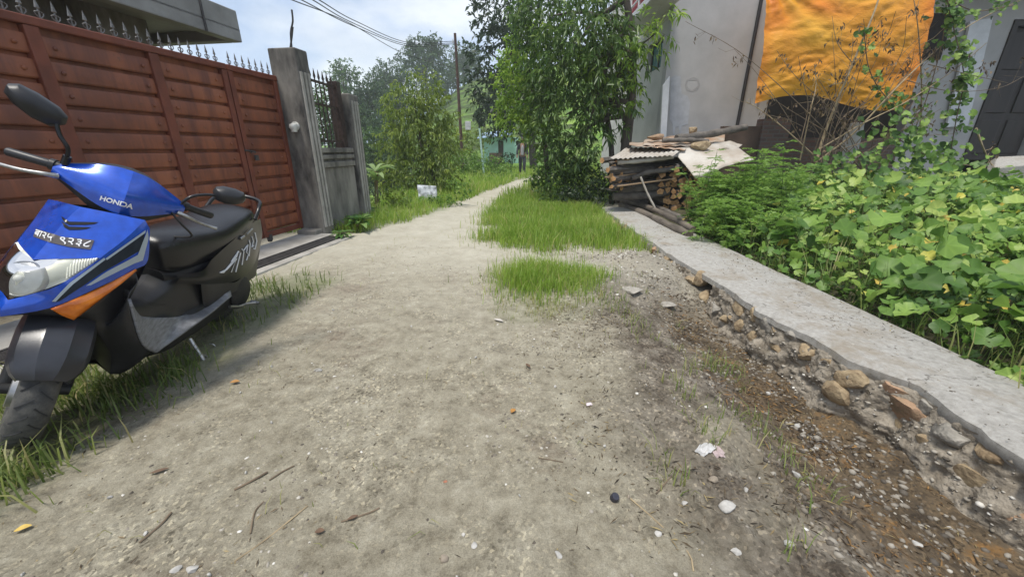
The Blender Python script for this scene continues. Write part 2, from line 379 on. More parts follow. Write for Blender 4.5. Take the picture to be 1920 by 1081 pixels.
yf = np.arange(-.5, 7.72, .014); zf = np.linspace(.085, -.30, 34)
FY, FZ = np.meshgrid(yf, zf, indexing='ij'); tt = (FZ - .085) / (-.4)
FX = edge(FY) - .012 - .085 * tt ** .8 + .06 * (fbm(FY * 4.5, FZ * 7, 4, 3) - .5) + .055 * (fbm(FY * 12, FZ * 15, 4, 13) - .5) + .028 * (1 - np.abs(2 * fbm(FY * 24, FZ * 30, 2, 15) - 1) - .5)
hole = np.exp(-(((FY - 3.36) / .12) ** 4 + ((FZ + .06) / .11) ** 4)); FX = FX + .5 * hole
n1, n2 = FY.shape; ii = np.arange(n1 * n2).reshape(n1, n2)
big('masonry', np.stack([FX, FY, FZ], -1).reshape(-1, 3), np.stack([ii[:-1, :-1], ii[:-1, 1:], ii[1:, 1:], ii[1:, :-1]], -1).reshape(-1, 4), M_mort, RW, smooth=True)
M_stA = mat('ochre_stone', (.40, .31, .19), .9, noise=.5, nscale=16, col2=(.20, .14, .08), bump=1., bscale=55)
M_stB = mat('grey_stone', (.32, .295, .25), .9, noise=.5, nscale=16, bump=1., bscale=55)
M_stC = mat('rust_stone', (.38, .24, .15), .9, noise=.5, nscale=12, col2=(.21, .15, .09), bump=1., bscale=50)
def rock(c, r, seed, n=3, flat=.7, ang=.35):
    rg = random.Random(seed); bm = bmesh.new(); bmesh.ops.create_icosphere(bm, subdivisions=n, radius=1)
    pl = [(Vector((rg.gauss(0, 1), rg.gauss(0, 1), rg.gauss(0, 1))).normalized(), rg.uniform(.38, .8)) for _ in range(13)]
    for v in bm.verts:
        p = v.co.copy()
        for nn, d in pl:
            k = p.dot(nn)
            if k > d: p -= nn * (k - d) * .88
        f = 1 + ang * .25 * (fbm(np.array([p.x * 3 + seed]), np.array([p.y * 3 + p.z * 2]), 3, seed)[0] - .5)
        v.co = Vector((p.x * r[0] * f, p.y * r[1] * f, p.z * r[2] * f)) + Vector(c)
    V = [tuple(v.co) for v in bm.verts]; Fc = [tuple(v.index for v in f.verts) for f in bm.faces]; bm.free()
    return V, Fc
# photo spots of the stones showing in the face: u, v, half width (m), half height, material
stones = [(1690, 762, .125, .11, M_stC), (1600, 712, .075, .07, M_stA), (1525, 664, .075, .075, M_stA), (1440, 614, .075, .07, M_stB), (1310, 520, .075, .075, M_stA), (1262, 498, .11, .07, M_stB),
          (1279, 553, .05, .10, M_stA), (1318, 560, .05, .08, M_stA), (1298, 522, .11, .045, M_stA)]
for k, (u, v, a, c, m) in enumerate(stones):
    p = gx(u, v, 1.70)
    for _ in range(4): p = gx(u, v, float(edge(p[1])) - .005 - .06 * max(0, .06 - p[2]))
    obj('stone', *rock((p[0] + .018, p[1], p[2]), (.10, a * 1.3, c * 1.25), 40 + k), m, RW, 32)
_rs = random.Random(61)
for row, (z0_, zs_) in enumerate(((.035, .015), (-.085, .02))):
    y = .8
    while y < 7.6:
        a = _rs.uniform(.05, .115); y += a
        if not (3.18 < y < 3.56) and (row == 0 or y < 4.2) and _rs.random() < .8:
            c = min(.088, max(.055, a * _rs.uniform(.65, .95))); z = z0_ + _rs.uniform(-zs_, zs_); x = float(edge(y)) + .008 - .16 * max(0, .06 - z)
            obj('stone', *rock((x + .005, y, z), (.075, a, c), 900 + int(y * 100) + row), _rs.choice([M_stA, M_stA, M_stB, M_stB, M_stC]), RW, 32)
        y += a * .9
# ================================================================ scooter
M_blue = mat('blue_paint', (.010, .085, .56), .2, .25, coat=1.0, noise=.25, nscale=30)
M_black = mat('black_plastic', (.022, .022, .024), .42, noise=.35, nscale=14, bump=.08, bscale=300)
M_blackg = mat('black_gloss', (.010, .010, .012), .3, spec=.35, coat=.12, noise=.3, nscale=9)
M_dgrey = mat('dark_grey_decal', (.022, .028, .036), .6, spec=.2, noise=.3, nscale=20)
M_silver = mat('silver_decal', (.42, .48, .52), .5, .1, noise=.15)
M_trim = mat('grey_floor_plastic', (.23, .235, .245), .5, noise=.35, nscale=10, col2=(.13, .13, .135), stretch=(2, 1, 9), bump=.05, bscale=120)
M_seat = mat('seat_vinyl', (.016, .016, .018), .27, noise=.3, nscale=6, bump=.12, bscale=420)
M_rub = mat('tyre_rubber', (.045, .045, .043), .8, noise=.4, nscale=25, col2=(.10, .095, .085), bump=.2, bscale=150)
M_alu = mat('cast_alloy', (.42, .42, .42), .4, .8, noise=.3, nscale=20)
M_steel = mat('worn_steel', (.5, .49, .47), .38, .9, noise=.4, nscale=40)
M_amber = mat('amber_lens', (.88, .25, .015), .22, coat=.5, noise=.35, nscale=16, col2=(.55, .12, .008))
M_refl = mat('reflector', (.68, .68, .60), .38, .25, noise=.12, nscale=9)
M_white = mat('white_marking', (.78, .78, .78), .5, noise=.1)
M_plate = mat('plate_ground', (.10, .085, .085), .5, noise=.4, nscale=60)
M_bulb = mat('lamp_bowl', (.44, .45, .46), .22, .45, noise=.3, nscale=18)
M_dark = mat('engine_dark', (.018, .018, .018), .6, noise=.4, nscale=30)
M_red = mat('tail_lens', (.35, .01, .01), .15, coat=1.)
M_mirror = mat('mirror_glass', (.8, .8, .8), .03, 1.)
M_porc0 = mat('silvered_flute', (.86, .85, .78), .3, .2)
M_lens = bpy.data.materials.new('clear_lens'); M_lens.use_nodes = True
_t = M_lens.node_tree; _t.nodes.clear()
_o = N(_t, 'ShaderNodeOutputMaterial'); _a = N(_t, 'ShaderNodeBsdfTransparent'); _b = N(_t, 'ShaderNodeBsdfGlossy'); _b.inputs['Roughness'].default_value = .06
_a.inputs[0].default_value = (.93, .93, .88, 1)
_f = N(_t, 'ShaderNodeFresnel'); _f.inputs[0].default_value = 1.5; _m = N(_t, 'ShaderNodeMixShader')
_dd = N(_t, 'ShaderNodeBsdfDiffuse'); _dd.inputs[0].default_value = (.62, .62, .56, 1); _m2 = N(_t, 'ShaderNodeMixShader'); _m2.inputs[0].default_value = .17; _t.links.new(_a.outputs[0], _m2.inputs[1]); _t.links.new(_dd.outputs[0], _m2.inputs[2])
_t.links.new(_f.outputs[0], _m.inputs[0]); _t.links.new(_m2.outputs[0], _m.inputs[1]); _t.links.new(_b.outputs[0], _m.inputs[2]); _t.links.new(_m.outputs[0], _o.inputs[0])

SX, SY, SYAW, SLEAN, STEER = -2.0768, 1.4049, -1.4586, .2708, .6843
_rot = Matrix.Rotation(SYAW, 3, 'Z') @ Matrix.Rotation(-SLEAN, 3, 'X')
SC = empty('motor_scooter', (SX, SY, 0), _rot)
tag(SC, 'blue and black motor scooter leaning on its side stand by the red gate', 'scooter')
_AX = Vector((-sin(R(26.5)), 0, cos(R(26.5)))); _A0 = Vector((.085, 0, 0))
ST = Matrix.Translation(_A0) @ Matrix.Rotation(STEER, 4, _AX) @ Matrix.Translation(-_A0)
def sc(name, part, m, angle=35, steer=False, parent=None, th=None, bv=None, sub=None):
    if steer: part = xf(part, ST)
    o = obj(name, part[0], part[1], m, parent or SC, angle, local=True)
    if th: solid(o, th)
    if bv: bevel(o, bv)
    if sub: subsurf(o, sub)
    return o
_Mi = np.array(_rot.transposed()); _O = np.array([SX, SY, 0])
def sl_(u, v, y):
    o = _Mi @ (CAMP - _O); d = _Mi @ ray(u, v); return o + d * (y - o[1]) / d[1]
def bvh(o, V=None):
    me = o.data; return BVHTree.FromPolygons([v.co for v in me.vertices], [p.vertices for p in me.polygons])
def cast(trees, u, v, lift=.003):
    o = Vector(_Mi @ (CAMP - _O)); d = Vector(_Mi @ ray(u, v)).normalized(); best = None
    for t in trees:
        h = t.ray_cast(o, d)
        if h[0] is not None and (best is None or h[3] < best[3]): best = h
    if best is None: return None
    n = best[1] if best[1].dot(d) < 0 else -best[1]
    return best[0] + n * lift
def decal(name, poly, m, trees, parent, lift=.003, sub=2, mirror=True, th=.0015):
    """photo outline laid on the surface it is printed on, with its mirror twin on the other side"""
    bm = bmesh.new(); f = bm.faces.new([bm.verts.new((p[0], p[1], 0)) for p in poly])
    bm.normal_update(); bmesh.ops.triangulate(bm, faces=[f])
    for _ in range(sub): bmesh.ops.subdivide_edges(bm, edges=bm.edges[:], cuts=1, use_grid_fill=True)
    V = []; last = None
    for v in bm.verts:
        p = cast(trees, v.co.x, v.co.y, lift)
        V.append(p)
    ok = [p is not None for p in V]; idx = {}; W = []
    for i, p in enumerate(V):
        if ok[i]: idx[i] = len(W); W.append(tuple(p))
    bm.verts.index_update()
    Fc = [tuple(idx[v.index] for v in f.verts) for f in bm.faces if all(ok[v.index] for v in f.verts)]
    bm.free()
    part = (W, Fc)
    o = sc(name, part, m, 40, parent=parent)
    if mirror: sc(name, mir(part), m, 40, parent=parent)
    return o
def spoly(pts, y):   # photo points with a lateral offset each
    return [tuple(sl_(u, v, q)) for (u, v), q in zip(pts, y)]

# --- front cowl
C0, C1, C2, C3, C4 = (-.217, 0, 1.006), (-.138, 0, .948), (-.009, 0, .827), (.093, 0, .695), (.125, 0, .64)
T0 = sl_(272, 412, .185); TM = sl_(236, 446, .168); H1 = sl_(188, 483, .145); H2 = sl_(113, 532, .105)
def midp(a, b, k=.5, d=(0, 0, 0)): return tuple(np.array(a) * (1 - k) + np.array(b) * k + np.array(d))
T0a = midp(C0, T0, .5, (.002, 0, .002)); TMa = midp(C1, TM, .5, (.002, 0, .002)); H1a = midp(C2, H1, .5, (.002, 0, .001))
up = patch([[C0, T0a, T0], [C1, TMa, TM], [C2, H1a, H1]], 12, 12)
R3 = (.085, .012, .69)
L0 = sl_(281, 428, .203); L1 = sl_(277, 488, .207); L2 = sl_(254, 504, .195); L3 = sl_(180, 540, .158); L4 = sl_(95, 576, .092)
side = patch([[T0, midp(T0, L0), L0], [TM, midp(TM, L1, .5, (0, .012, 0)), L1], [H1, midp(H1, L2, .5, (0, .012, 0)), L2], [H2, midp(H2, L3, .5, (0, .012, 0)), L3],
              [midp(H2, C3, .55, (0, .008, 0)), midp(midp(H2, C3, .55), L4, .5, (.0, .012, 0)), L4], [C3, midp(C3, C4, .5, (.012, 0, 0)), C4]], 10, 22)
cowl = sc('front_cowl', both(join(up, side)), M_blue, 24)
TCOWL = [bvh(cowl)]
Z2 = lambda x, y: (x / 4.323, 370 + y / 4.323)
decal('dark_stripe', [Z2(1172, 285), Z2(1140, 420), Z2(1010, 500), Z2(850, 590), Z2(690, 700), Z2(480, 835), Z2(425, 845), Z2(580, 700), Z2(850, 498), Z2(1010, 385)], M_dgrey, TCOWL, cowl, .0035)
decal('silver_stripe', [Z2(418, 838), Z2(560, 690), Z2(838, 486), Z2(850, 500), Z2(590, 700), Z2(450, 838)], M_silver, TCOWL, cowl, .005)
decal('silver_stripe', [Z2(850, 492), Z2(1175, 262), Z2(1172, 285), Z2(862, 505)], M_silver, TCOWL, cowl, .005)
decal('silver_stripe', [Z2(1192, 258), Z2(1196, 330), Z2(1150, 505), Z2(1080, 530), Z2(730, 705), Z2(690, 712), Z2(860, 598), Z2(1110, 462)], M_silver, TCOWL, cowl, .005)
for k in range(2):
    q = 40 * k
    decal('air_vent', [Z2(500, 150 + q), Z2(560, 195 + q), Z2(800 - 60 * k, 200 + q), Z2(760 - 60 * k, 215 + q), Z2(690 - 50 * k, 222 + q), Z2(560, 222 + q), Z2(520, 200 + q)], M_blackg, TCOWL, cowl, .002, mirror=False)
pl = decal('number_plate', [Z2(300, 255), Z2(445, 298), Z2(500, 318), Z2(765, 345), Z2(735, 422), Z2(560, 400), Z2(410, 365), Z2(275, 318)], M_plate, TCOWL, cowl, .003, mirror=False, sub=3)
def text_mesh(body, size=1., off=0., shear=0.):
    cu = bpy.data.curves.new('lettering', 'FONT'); cu.body = body; cu.size = size; cu.offset = off; cu.align_x = 'CENTER'; cu.align_y = 'CENTER'; cu.shear = shear; cu.resolution_u = 4
    o = bpy.data.objects.new('lettering', cu); COL.objects.link(o); bpy.context.view_layer.update()
    me = bpy.data.meshes.new_from_object(o.evaluated_get(bpy.context.evaluated_depsgraph_get()))
    bm = bmesh.new(); bm.from_mesh(me); bmesh.ops.triangulate(bm, faces=bm.faces[:])
    V = np.array([tuple(v.co) for v in bm.verts]); Fc = [tuple(v.index for v in f.verts) for f in bm.faces]
    bm.free(); bpy.data.meshes.remove(me); bpy.data.objects.remove(o); bpy.data.curves.remove(cu)
    return V, Fc
def lay_text(name, body, m, corners, trees, parent, lift, off=0., shear=0., th=None):
    """corners: photo points bottom-left, bottom-right, top-right, top-left of the lettering"""
    V, Fc = text_mesh(body, 1., off, shear)
    mn, mxv = V.min(0), V.max(0); bl, br, tr, tl = [np.array(c, float) for c in corners]; W = []
    for v in V:
        s, t = (v[0] - mn[0]) / (mxv[0] - mn[0]), (v[1] - mn[1]) / (mxv[1] - mn[1])
        p = (bl * (1 - s) + br * s) * (1 - t) + (tl * (1 - s) + tr * s) * t
        q = cast(trees, p[0], p[1], lift); W.append(tuple(q) if q is not None else (W[-1] if W else (0, 0, 0)))
    return sc(name, (W, Fc), m, None, parent=parent)
lay_text('plate_lettering', 'बा२५', M_white, [Z2(280, 312), Z2(418, 355), Z2(440, 305), Z2(305, 262)], TCOWL, cowl, .0055, .012)
lay_text('plate_lettering', '९२३८', M_white, [Z2(480, 375), Z2(718, 412), Z2(750, 352), Z2(490, 318)], TCOWL, cowl, .0055, .012)

# --- headlight: silver reflector behind a clear lens
Hb = (.088, 0, .70); H2i = sl_(110, 530, .10); H1i = sl_(183, 484, .142)
def lens_half(d): 
    c2, h1, h2, hb = [np.array(p) + np.array(d) for p in ((-.013, 0, .824), H1i, H2i, Hb)]
    return patch([[c2, midp(c2, h1, .5, (.016, 0, .006)), h1], [midp(c2, hb, .5, (.035, 0, .02)), midp(midp(c2, hb), midp(h1, h2), .5, (.03, .01, .012)), midp(h1, h2, .5, (.0, .003, 0))], [hb, midp(hb, h2, .5, (.01, .012, 0)), h2]], 12, 12)
lens = sc('headlight', both(lens_half((0, 0, 0))), M_lens, 60)
rb = []
sc('reflector', both(lens_half((-.024, 0, -.002))), M_refl, 50, parent=lens)
fl = []
for k in range(11):
    a = k / 11.
    p = midp(midp((-.013, 0, .824), H1i, .50), H1i, a, (-.010, 0, 0)); q = midp(midp(H2i, H1i, .1), H1i, a * .9 + .03, (-.012, 0, 0))
    fl.append(tube([p, midp(p, q, .5, (.004, .002, .004)), q], .0030, 6))
for q in (join(*fl), mir(join(*fl))): sc('flute', q, M_porc0, 60, parent=lens)
cc = Vector((.040, .0, .764)); axd_ = (.80, 0, .42)
sc('lamp_bowl', spin([(.004, .010), (.030, .008), (.055, .002), (.064, -.002), (.067, .001), (.070, -.004), (.072, -.02)], cc, axd_, 28), M_bulb, 60, parent=lens)
sc('bulb', spin([(.0005, .020), (.012, .017), (.015, .010), (.015, .004)], cc, axd_, 12), M_white, 60, parent=lens)

# --- indicators
for s in (1, -1):
    a, b, c = sl_(254, 505, .196), sl_(94, 578, .094), sl_(136, 598, .118)
    ab, bc, ca = midp(a, b, .5, (.004, .012, 0)), midp(b, c, .5, (.006, .004, 0)), midp(c, a, .5, (.002, .006, 0))
    cen = midp(midp(a, b), c, .4, (.006, .018, 0))
    Vv, Ff = patch([[a, a, a], [midp(a, b, .33, (0, .006, -.002)), midp(midp(a, b, .33), midp(a, c, .33), .5, (.008, .02, 0)), midp(a, c, .33, (0, .002, 0))],
                    [midp(a, b, .7, (0, .006, -.002)), midp(midp(a, b, .7), midp(a, c, .7), .5, (.008, .022, 0)), midp(a, c, .7, (0, .002, 0))], [b, bc, c]], 8, 16)
    pt = (Vv, Ff)
    if s < 0: pt = mir(pt)
    ind = sc('indicator', pt, M_amber, 60, th=.006)
    lp = spin([(.0005, .012), (.010, .008), (.012, -.004)], Vector(midp(midp(b, a, .28), c, .35, (.006, .006, .0))) * 1.0, (.5, .8, 0), 10)
    sc('bulb', lp if s > 0 else mir(lp), mat('bulb_shadow', (.30, .07, .01), .3), 60, parent=ind)

# --- black front skirt under the cowl
E1, E2, E3, E4 = sl_(275, 492, .205), sl_(240, 560, .214), sl_(262, 638, .221), sl_(284, 658, .222)
B1, B2, B3 = sl_(232, 697, .13), sl_(165, 702, .10), sl_(165, 690, .085)
arch = [sl_(150, 597, .10), sl_(185, 632, .105), sl_(206, 668, .108), sl_(206, 700, .105)]
E0 = sl_(254, 505, .19); E0b = sl_(136, 598, .11)
skirt = patch([[E0, midp(E0, E0b, .3, (0, -.004, 0)), midp(E0, E0b, .65, (0, -.004, 0)), E0b],
               [midp(E1, E2, .55), midp(E1, arch[1], .35, (0, .012, 0)), midp(E1, arch[1], .75, (0, .01, 0)), arch[0]],
               [E2, midp(E2, arch[1], .33, (0, .014, 0)), midp(E2, arch[1], .7, (0, .01, 0)), arch[1]],
               [E3, midp(E3, arch[2], .33, (0, .014, 0)), midp(E3, arch[2], .7, (0, .01, 0)), arch[2]],
               [E4, midp(E4, B1, .5, (0, .008, 0)), B1, arch[3]]], 14, 20)
sc('leg_shield', both(skirt), M_black, 40, th=.004)
wl = patch([[arch[0], midp(arch[0], (-.02, 0, .60)), (-.02, 0, .60)], [arch[1], midp(arch[1], (-.10, 0, .50)), (-.10, 0, .50)], [arch[2], midp(arch[2], (-.19, 0, .38)), (-.19, 0, .38)], [arch[3], midp(arch[3], (-.24, 0, .24)), (-.24, 0, .24)]], 6, 10)
ub = patch([[arch[3], (-.24, 0, .22)], [B1, (-.27, 0, .2)], [E4, (-.33, 0, .22)]], 6, 6)
nose = patch([[C4, L4], [(.06, 0, .62), sl_(110, 590, .10)], [(-.02, 0, .60), arch[0]]], 8, 6)
sc('wheel_arch', both(join(wl, ub, nose)), M_black, 40)
inner = patch([[L0, midp(L0, C0, .5, (-.06, 0, -.0)), (-.33, 0, .99)], [L1, midp(L1, (-.33, 0, .75), .5, (-.05, 0, 0)), (-.36, 0, .75)], [E2, (-.27, .1, .62), (-.30, 0, .62)]], 10, 10)
sc('inner_fairing', both(inner), M_black, 40)

# --- floorboard and its grey trim
F0, F1, F2, F3, F4, F5 = sl_(239, 560, .215), sl_(262, 638, .223), sl_(284, 658, .224), sl_(305, 652, .226), sl_(395, 588, .224), sl_(432, 556, .205)
G0, G1, G2, G3, G4, G5 = sl_(241, 568, .208), sl_(252, 586, .190), sl_(268, 594, .165), sl_(330, 594, .140), sl_(378, 580, .155), sl_(430, 545, .185)
trim = patch([[F0, midp(F0, G0), G0], [F1, midp(F1, G1, .5, (0, 0, .003)), G1], [F2, midp(F2, G2, .5, (0, 0, .003)), G2], [F3, midp(F3, G3, .5, (0, 0, .003)), G3], [F4, midp(F4, G4, .5, (0, 0, .003)), G4], [F5, midp(F5, G5), G5]], 10, 30)
tr = sc('floorboard_trim', both(trim), M_trim, 50, th=.012)
gl = []
decal('foot_grip', [(375, 573), (392, 559), (424, 560), (398, 580)], mat('grip_pad', (.12, .12, .13), .6, noise=.5, nscale=60), [bvh(tr)], tr, .004)
for k in range(5):
    gl.append(None)
hump = patch([[(-.20, .20, .66), (-.20, .12, .70), (-.22, .05, .72), (-.22, 0, .72)], [G0, midp(G0, (-.27, .09, .60), .6), (-.27, .07, .63), (-.28, 0, .64)],
              [G1, (-.30, .13, .49), (-.31, .08, .55), (-.32, 0, .57)], [G2, (-.37, .12, .41), (-.39, .085, .49), (-.40, 0, .52)],
              [G3, (-.53, .115, .41), (-.53, .09, .50), (-.53, 0, .54)], [G4, (-.67, .13, .47), (-.66, .105, .58), (-.64, 0, .63)], [G5, (-.95, .165, .50), (-.9, .15, .62), (-.9, 0, .66)]], 14, 36)
hp = sc('floor_tunnel', both(hump), M_black, 40)
decal('slot', [(262, 556), (276, 565), (296, 568), (312, 568), (310, 572), (290, 573), (270, 570), (258, 560)], M_dark, [bvh(hp)], hp, .002)

# --- rear body panels
p_t = [(330, 512), (378, 508), (400, 483), (440, 447), (470, 420), (488, 409)]; y_t = [.13, .172, .182, .175, .15, .115]
p_b = [(330, 530), (380, 532), (425, 530), (452, 520), (474, 500), (488, 462)]; y_b = [.14, .178, .185, .18, .155, .118]
Tt, Bb = spoly(p_t, y_t), spoly(p_b, y_b)
sidep = patch([[t, midp(t, b, .5, (0, .014, 0)), b] for t, b in zip(Tt, Bb)], 10, 26)
for s in (1, -1):
    sp = sc('side_panel', sidep if s > 0 else mir(sidep), M_blackg, 40)
    if s > 0: spl = sp
TSIDE = [bvh(spl)]
Z4 = lambda x, y: (220 + x / 3.603, 340 + y / 3.603)
strokes = [[(690, 612), (735, 592), (800, 520), (765, 610)], [(715, 610), (800, 505), (812, 470)], [(765, 540), (815, 470), (828, 478), (795, 608)], [(838, 455), (850, 470), (838, 560)],
           [(850, 462), (878, 425), (868, 475), (880, 490), (868, 530)], [(885, 395), (892, 420), (885, 500)], [(905, 370), (915, 400), (905, 440), (918, 430)], [(925, 345), (938, 400), (925, 455), (915, 450)], [(690, 612), (715, 612)]]
dk = []
for st in strokes:
    P = [cast(TSIDE, *Z4(*p), .004) for p in st]; P = [p for p in P if p is not None]
    if len(P) > 1: dk.append(tube(P, .0042, 5))
if dk: sc('white_graphic', join(*dk), M_white, 60, parent=spl)
# lower side: engine, belt case
lowb = patch([[spoly([(376, 533)], [.13])[0], spoly([(384, 580)], [.12])[0]], [Bb[1], sl_(385, 585, .17)], [Bb[2], sl_(425, 555, .185)], [Bb[3], sl_(450, 540, .18)], [Bb[5], sl_(480, 515, .12)]], 6, 20)
sc('under_panel', both(lowb), M_black, 40)
eng = loft([[(x, .0 + wd * yy, z0 + hh * zz) for yy, zz in ((-1, 0), (-1, .7), (-.6, 1), (.6, 1), (1, .7), (1, 0), (.7, -.3), (-.7, -.3))] for x, wd, z0, hh in ((-.36, .14, .22, .10), (-.5, .17, .2, .14), (-.8, .17, .2, .2), (-1.0, .16, .2, .2), (-1.25, .15, .2, .18), (-1.38, .12, .22, .12))])
sc('engine_case', eng, M_dark, 40, bv=.01)
cvt = loft([[(x + r * cos(a), y, .27 + r * sin(a) * 1.0) for a in np.linspace(0, 2 * pi, 18, endpoint=False)] for x, y, r in ((-1.2, .12, .12), (-1.2, .17, .12), (-1.2, .185, .10))])
sc('belt_cover', cvt, M_dark, 40)
fin = [tube([(-1.05, .17, .30 - .02 * k), (-1.30, .165, .33 - .02 * k)], .006, 5) for k in range(4)]
sc('kick_lever', join(tube([(-1.02, .19, .24), (-1.12, .20, .20), (-1.20, .21, .19), (-1.26, .25, .185)], .010, 8), tube([(-1.26, .21, .185), (-1.26, .27, .185)], .013, 8)), M_steel, 50)
sc('exhaust', loft([[(x, -.19 + r * cos(a), .28 + r * sin(a)) for a in np.linspace(0, 2 * pi, 14, endpoint=False)] for x, r in ((-.8, .02), (-.9, .05), (-1.3, .058), (-1.42, .04))]), M_steel, 50)

# --- seat
def seat_sec(x, w, z0, z1):
    o = []
    for yy, zz in ((0, 0), (.8, 0), (1.0, .12), (1.02, .45), (.95, .75), (.78, .93), (.4, 1.0), (0, 1.02), (-.4, 1.0), (-.78, .93), (-.95, .75), (-1.02, .45), (-1.0, .12), (-.8, 0)):
        o.append((x + .02 * (zz - .5), w * yy, z0 + (z1 - z0) * zz))
    return o
st_ = [(-.565, .05, .63, .735), (-.575, .085, .60, .775), (-.62, .112, .585, .805), (-.74, .145, .585, .815), (-.88, .165, .60, .808), (-1.0, .173, .63, .805), (-1.12, .172, .665, .825), (-1.27, .16, .71, .846), (-1.40, .135, .745, .85), (-1.46, .10, .765, .838), (-1.475, .06, .785, .825)]
sc('seat', loft([seat_sec(*q) for q in st_]), M_seat, 60, sub=2)
sc('seat_base', loft([seat_sec(x, w * .9, z0 - .05, z0 + .02) for x, w, z0, z1 in st_[1:-1]]), M_black, 40)
sc('seat_catch', join(tube([(-1.13, .178, .70), (-1.17, .182, .71)], .009, 8), tube([(-1.21, .18, .715), (-1.30, .17, .735)], .006, 8)), M_steel, 60)
sc('grab_rail', tube(catmull([(-1.33, -.15, .80), (-1.42, -.15, .86), (-1.5, -.11, .895), (-1.53, 0, .90), (-1.5, .11, .895), (-1.42, .15, .86), (-1.36, .155, .79)], 28), .0135, 10), M_blackg, 60)
tail = loft([[(x, w * yy, z0 + (z1 - z0) * zz) for yy, zz in ((-1, .3), (-.9, .9), (-.5, 1), (.5, 1), (.9, .9), (1, .3), (.6, 0), (-.6, 0))] for x, w, z0, z1 in ((-1.34, .13, .60, .78), (-1.48, .115, .60, .79), (-1.56, .09, .63, .775), (-1.59, .06, .66, .75))])
sc('tail_section', tail, M_blackg, 40)
sc('tail_light', loft([[(x, w * yy, z0 + (z1 - z0) * zz) for yy, zz in ((-1, .2), (-1, .8), (-.5, 1), (.5, 1), (1, .8), (1, .2), (.5, 0), (-.5, 0))] for x, w, z0, z1 in ((-1.55, .08, .60, .70), (-1.61, .07, .61, .69), (-1.63, .04, .63, .67))]), M_red, 40)
sc('rear_mudguard', patch([[(-1.45, -.07, .58), (-1.45, .07, .58)], [(-1.52, -.08, .42), (-1.52, .08, .42)], [(-1.57, -.08, .24), (-1.57, .08, .24)]], 5, 8), M_black, 40, th=.006)

# --- wheels
def wheel(name, c, axd, r=.235, tw=.055, steer=False, groove=True):
    prof = [(r * .55, -tw * .8), (r * .70, -tw), (r * .88, -tw * 1.02), (r * .96, -tw * .78), (r * .995, -tw * .3), (r, 0), (r * .995, tw * .3), (r * .96, tw * .78), (r * .88, tw * 1.02), (r * .70, tw), (r * .55, tw * .8)]
    ty = spin(prof, c, axd, 64)
    a = Vector(axd).normalized(); e1 = a.orthogonal().normalized(); e2 = a.cross(e1); cv = Vector(c)
    wh = sc(name, spin([(r * .56, -tw * .8), (r * .56, -tw * .55), (r * .44, -tw * .4), (r * .42, 0), (r * .44, tw * .4), (r * .56, tw * .55), (r * .56, tw * .8)], c, axd, 40), M_alu, 40, steer=steer)
    sp = []
    for k in range(5):
        q = 2 * pi * k / 5; d = e1 * cos(q) + e2 * sin(q)
        sp.append(tube([cv + d * .03, cv + d * r * .45], [.020, .014], 6))
    sp.append(tube([cv - a * .05, cv + a * .05], .032, 14))
    sc('rim_spokes', join(*sp), M_alu, 40, steer=steer, parent=wh)
    t = sc('tyre', ty, M_rub, 60, steer=steer, parent=wh)
    gr = []
    for k in range(44):
        q = 2 * pi * k / 44
        def P(o, dq, rr): 
            z = q + dq; return cv + a * o + (e1 * cos(z) + e2 * sin(z)) * rr
        s = 1 if k % 2 else -1
        gr.append(tube([P(0.004 * s, 0, r * 1.0002), P(s * tw * .4, .07, r * .993), P(s * tw * .82, .15, r * .958)], .0035, 4))
    sc('tread_groove', join(*gr), M_dark, 40, steer=steer, parent=wh)
    return wh
FO = -.047
wheel('front_wheel', (0, FO, .235), (0, 1, 0), steer=True)
wheel('rear_wheel', (-1.255, 0, .235), (0, 1, 0))
# fender
fr = []
for k in np.linspace(0, 1, 18):
    q = R(45) + k * R(100); rr = .272 + .075 * min(1, k * 2.4) ** .8; wd = (.066 + .045 * min(1, k * 5) ** .6) * (1 - .25 * max(0, k - .6))
    dr = .035 + .03 * min(1, k * 3)
    fr.append([(.01 + (rr - d_) * cos(q), FO + wd * y, .245 + (rr - d_) * sin(q)) for y, d_ in ((-1.0, dr + .03), (-.97, dr * .8), (-.85, .020), (-.42, .002), (-.34, -.003), (.34, -.003), (.42, .002), (.85, .020), (.97, dr * .8), (1.0, dr + .03))])
sc('front_fender', loft(fr, cap=False, close=False), mat('grey_black_plastic', (.035, .036, .042), .30, noise=.3, nscale=12, bump=.04, bscale=200), 26, steer=True)
for s in (1, -1):
    sc('fork', join(tube([(-.02, FO + s * .085, .235), (-.10, FO + s * .085, .40), (-.17, s * .07, .62)], .02, 10), tube([(0, FO + s * .06, .235), (0, FO + s * .10, .235)], .022, 10)), M_dark, 50, steer=True)
sc('brake_drum', spin([(.01, -.07), (.07, -.068), (.075, -.045)], (0, FO, .235), (0, 1, 0), 24), M_alu, 40, steer=True)

# --- handlebar cover (turned with the steering)
def hc(y, z, x): return (x, y, z)
topL = [hc(0, 1.186, -.345), hc(.05, 1.179, -.357), hc(.10, 1.160, -.368), hc(.15, 1.133, -.38), hc(.20, 1.105, -.39), hc(.222, 1.085, -.395)]
midL = [hc(0, 1.085, -.236), hc(.05, 1.083, -.262), hc(.10, 1.08, -.290), hc(.15, 1.072, -.320), hc(.195, 1.065, -.352), hc(.222, 1.062, -.378)]
botL = [hc(0, 1.005, -.236), hc(.05, 1.008, -.262), hc(.09, 1.016, -.285), hc(.14, 1.032, -.317), hc(.19, 1.046, -.355), hc(.222, 1.05, -.383)]
qt = [midp(a, b, .5, (.006, 0, .005)) for a, b in zip(topL, midL)]
cov = patch([topL, qt, midL, botL], 18, 14)
cover = sc('handlebar_cover', both(cov), M_blue, 30, steer=True)
TCOV = [bvh(cover)]
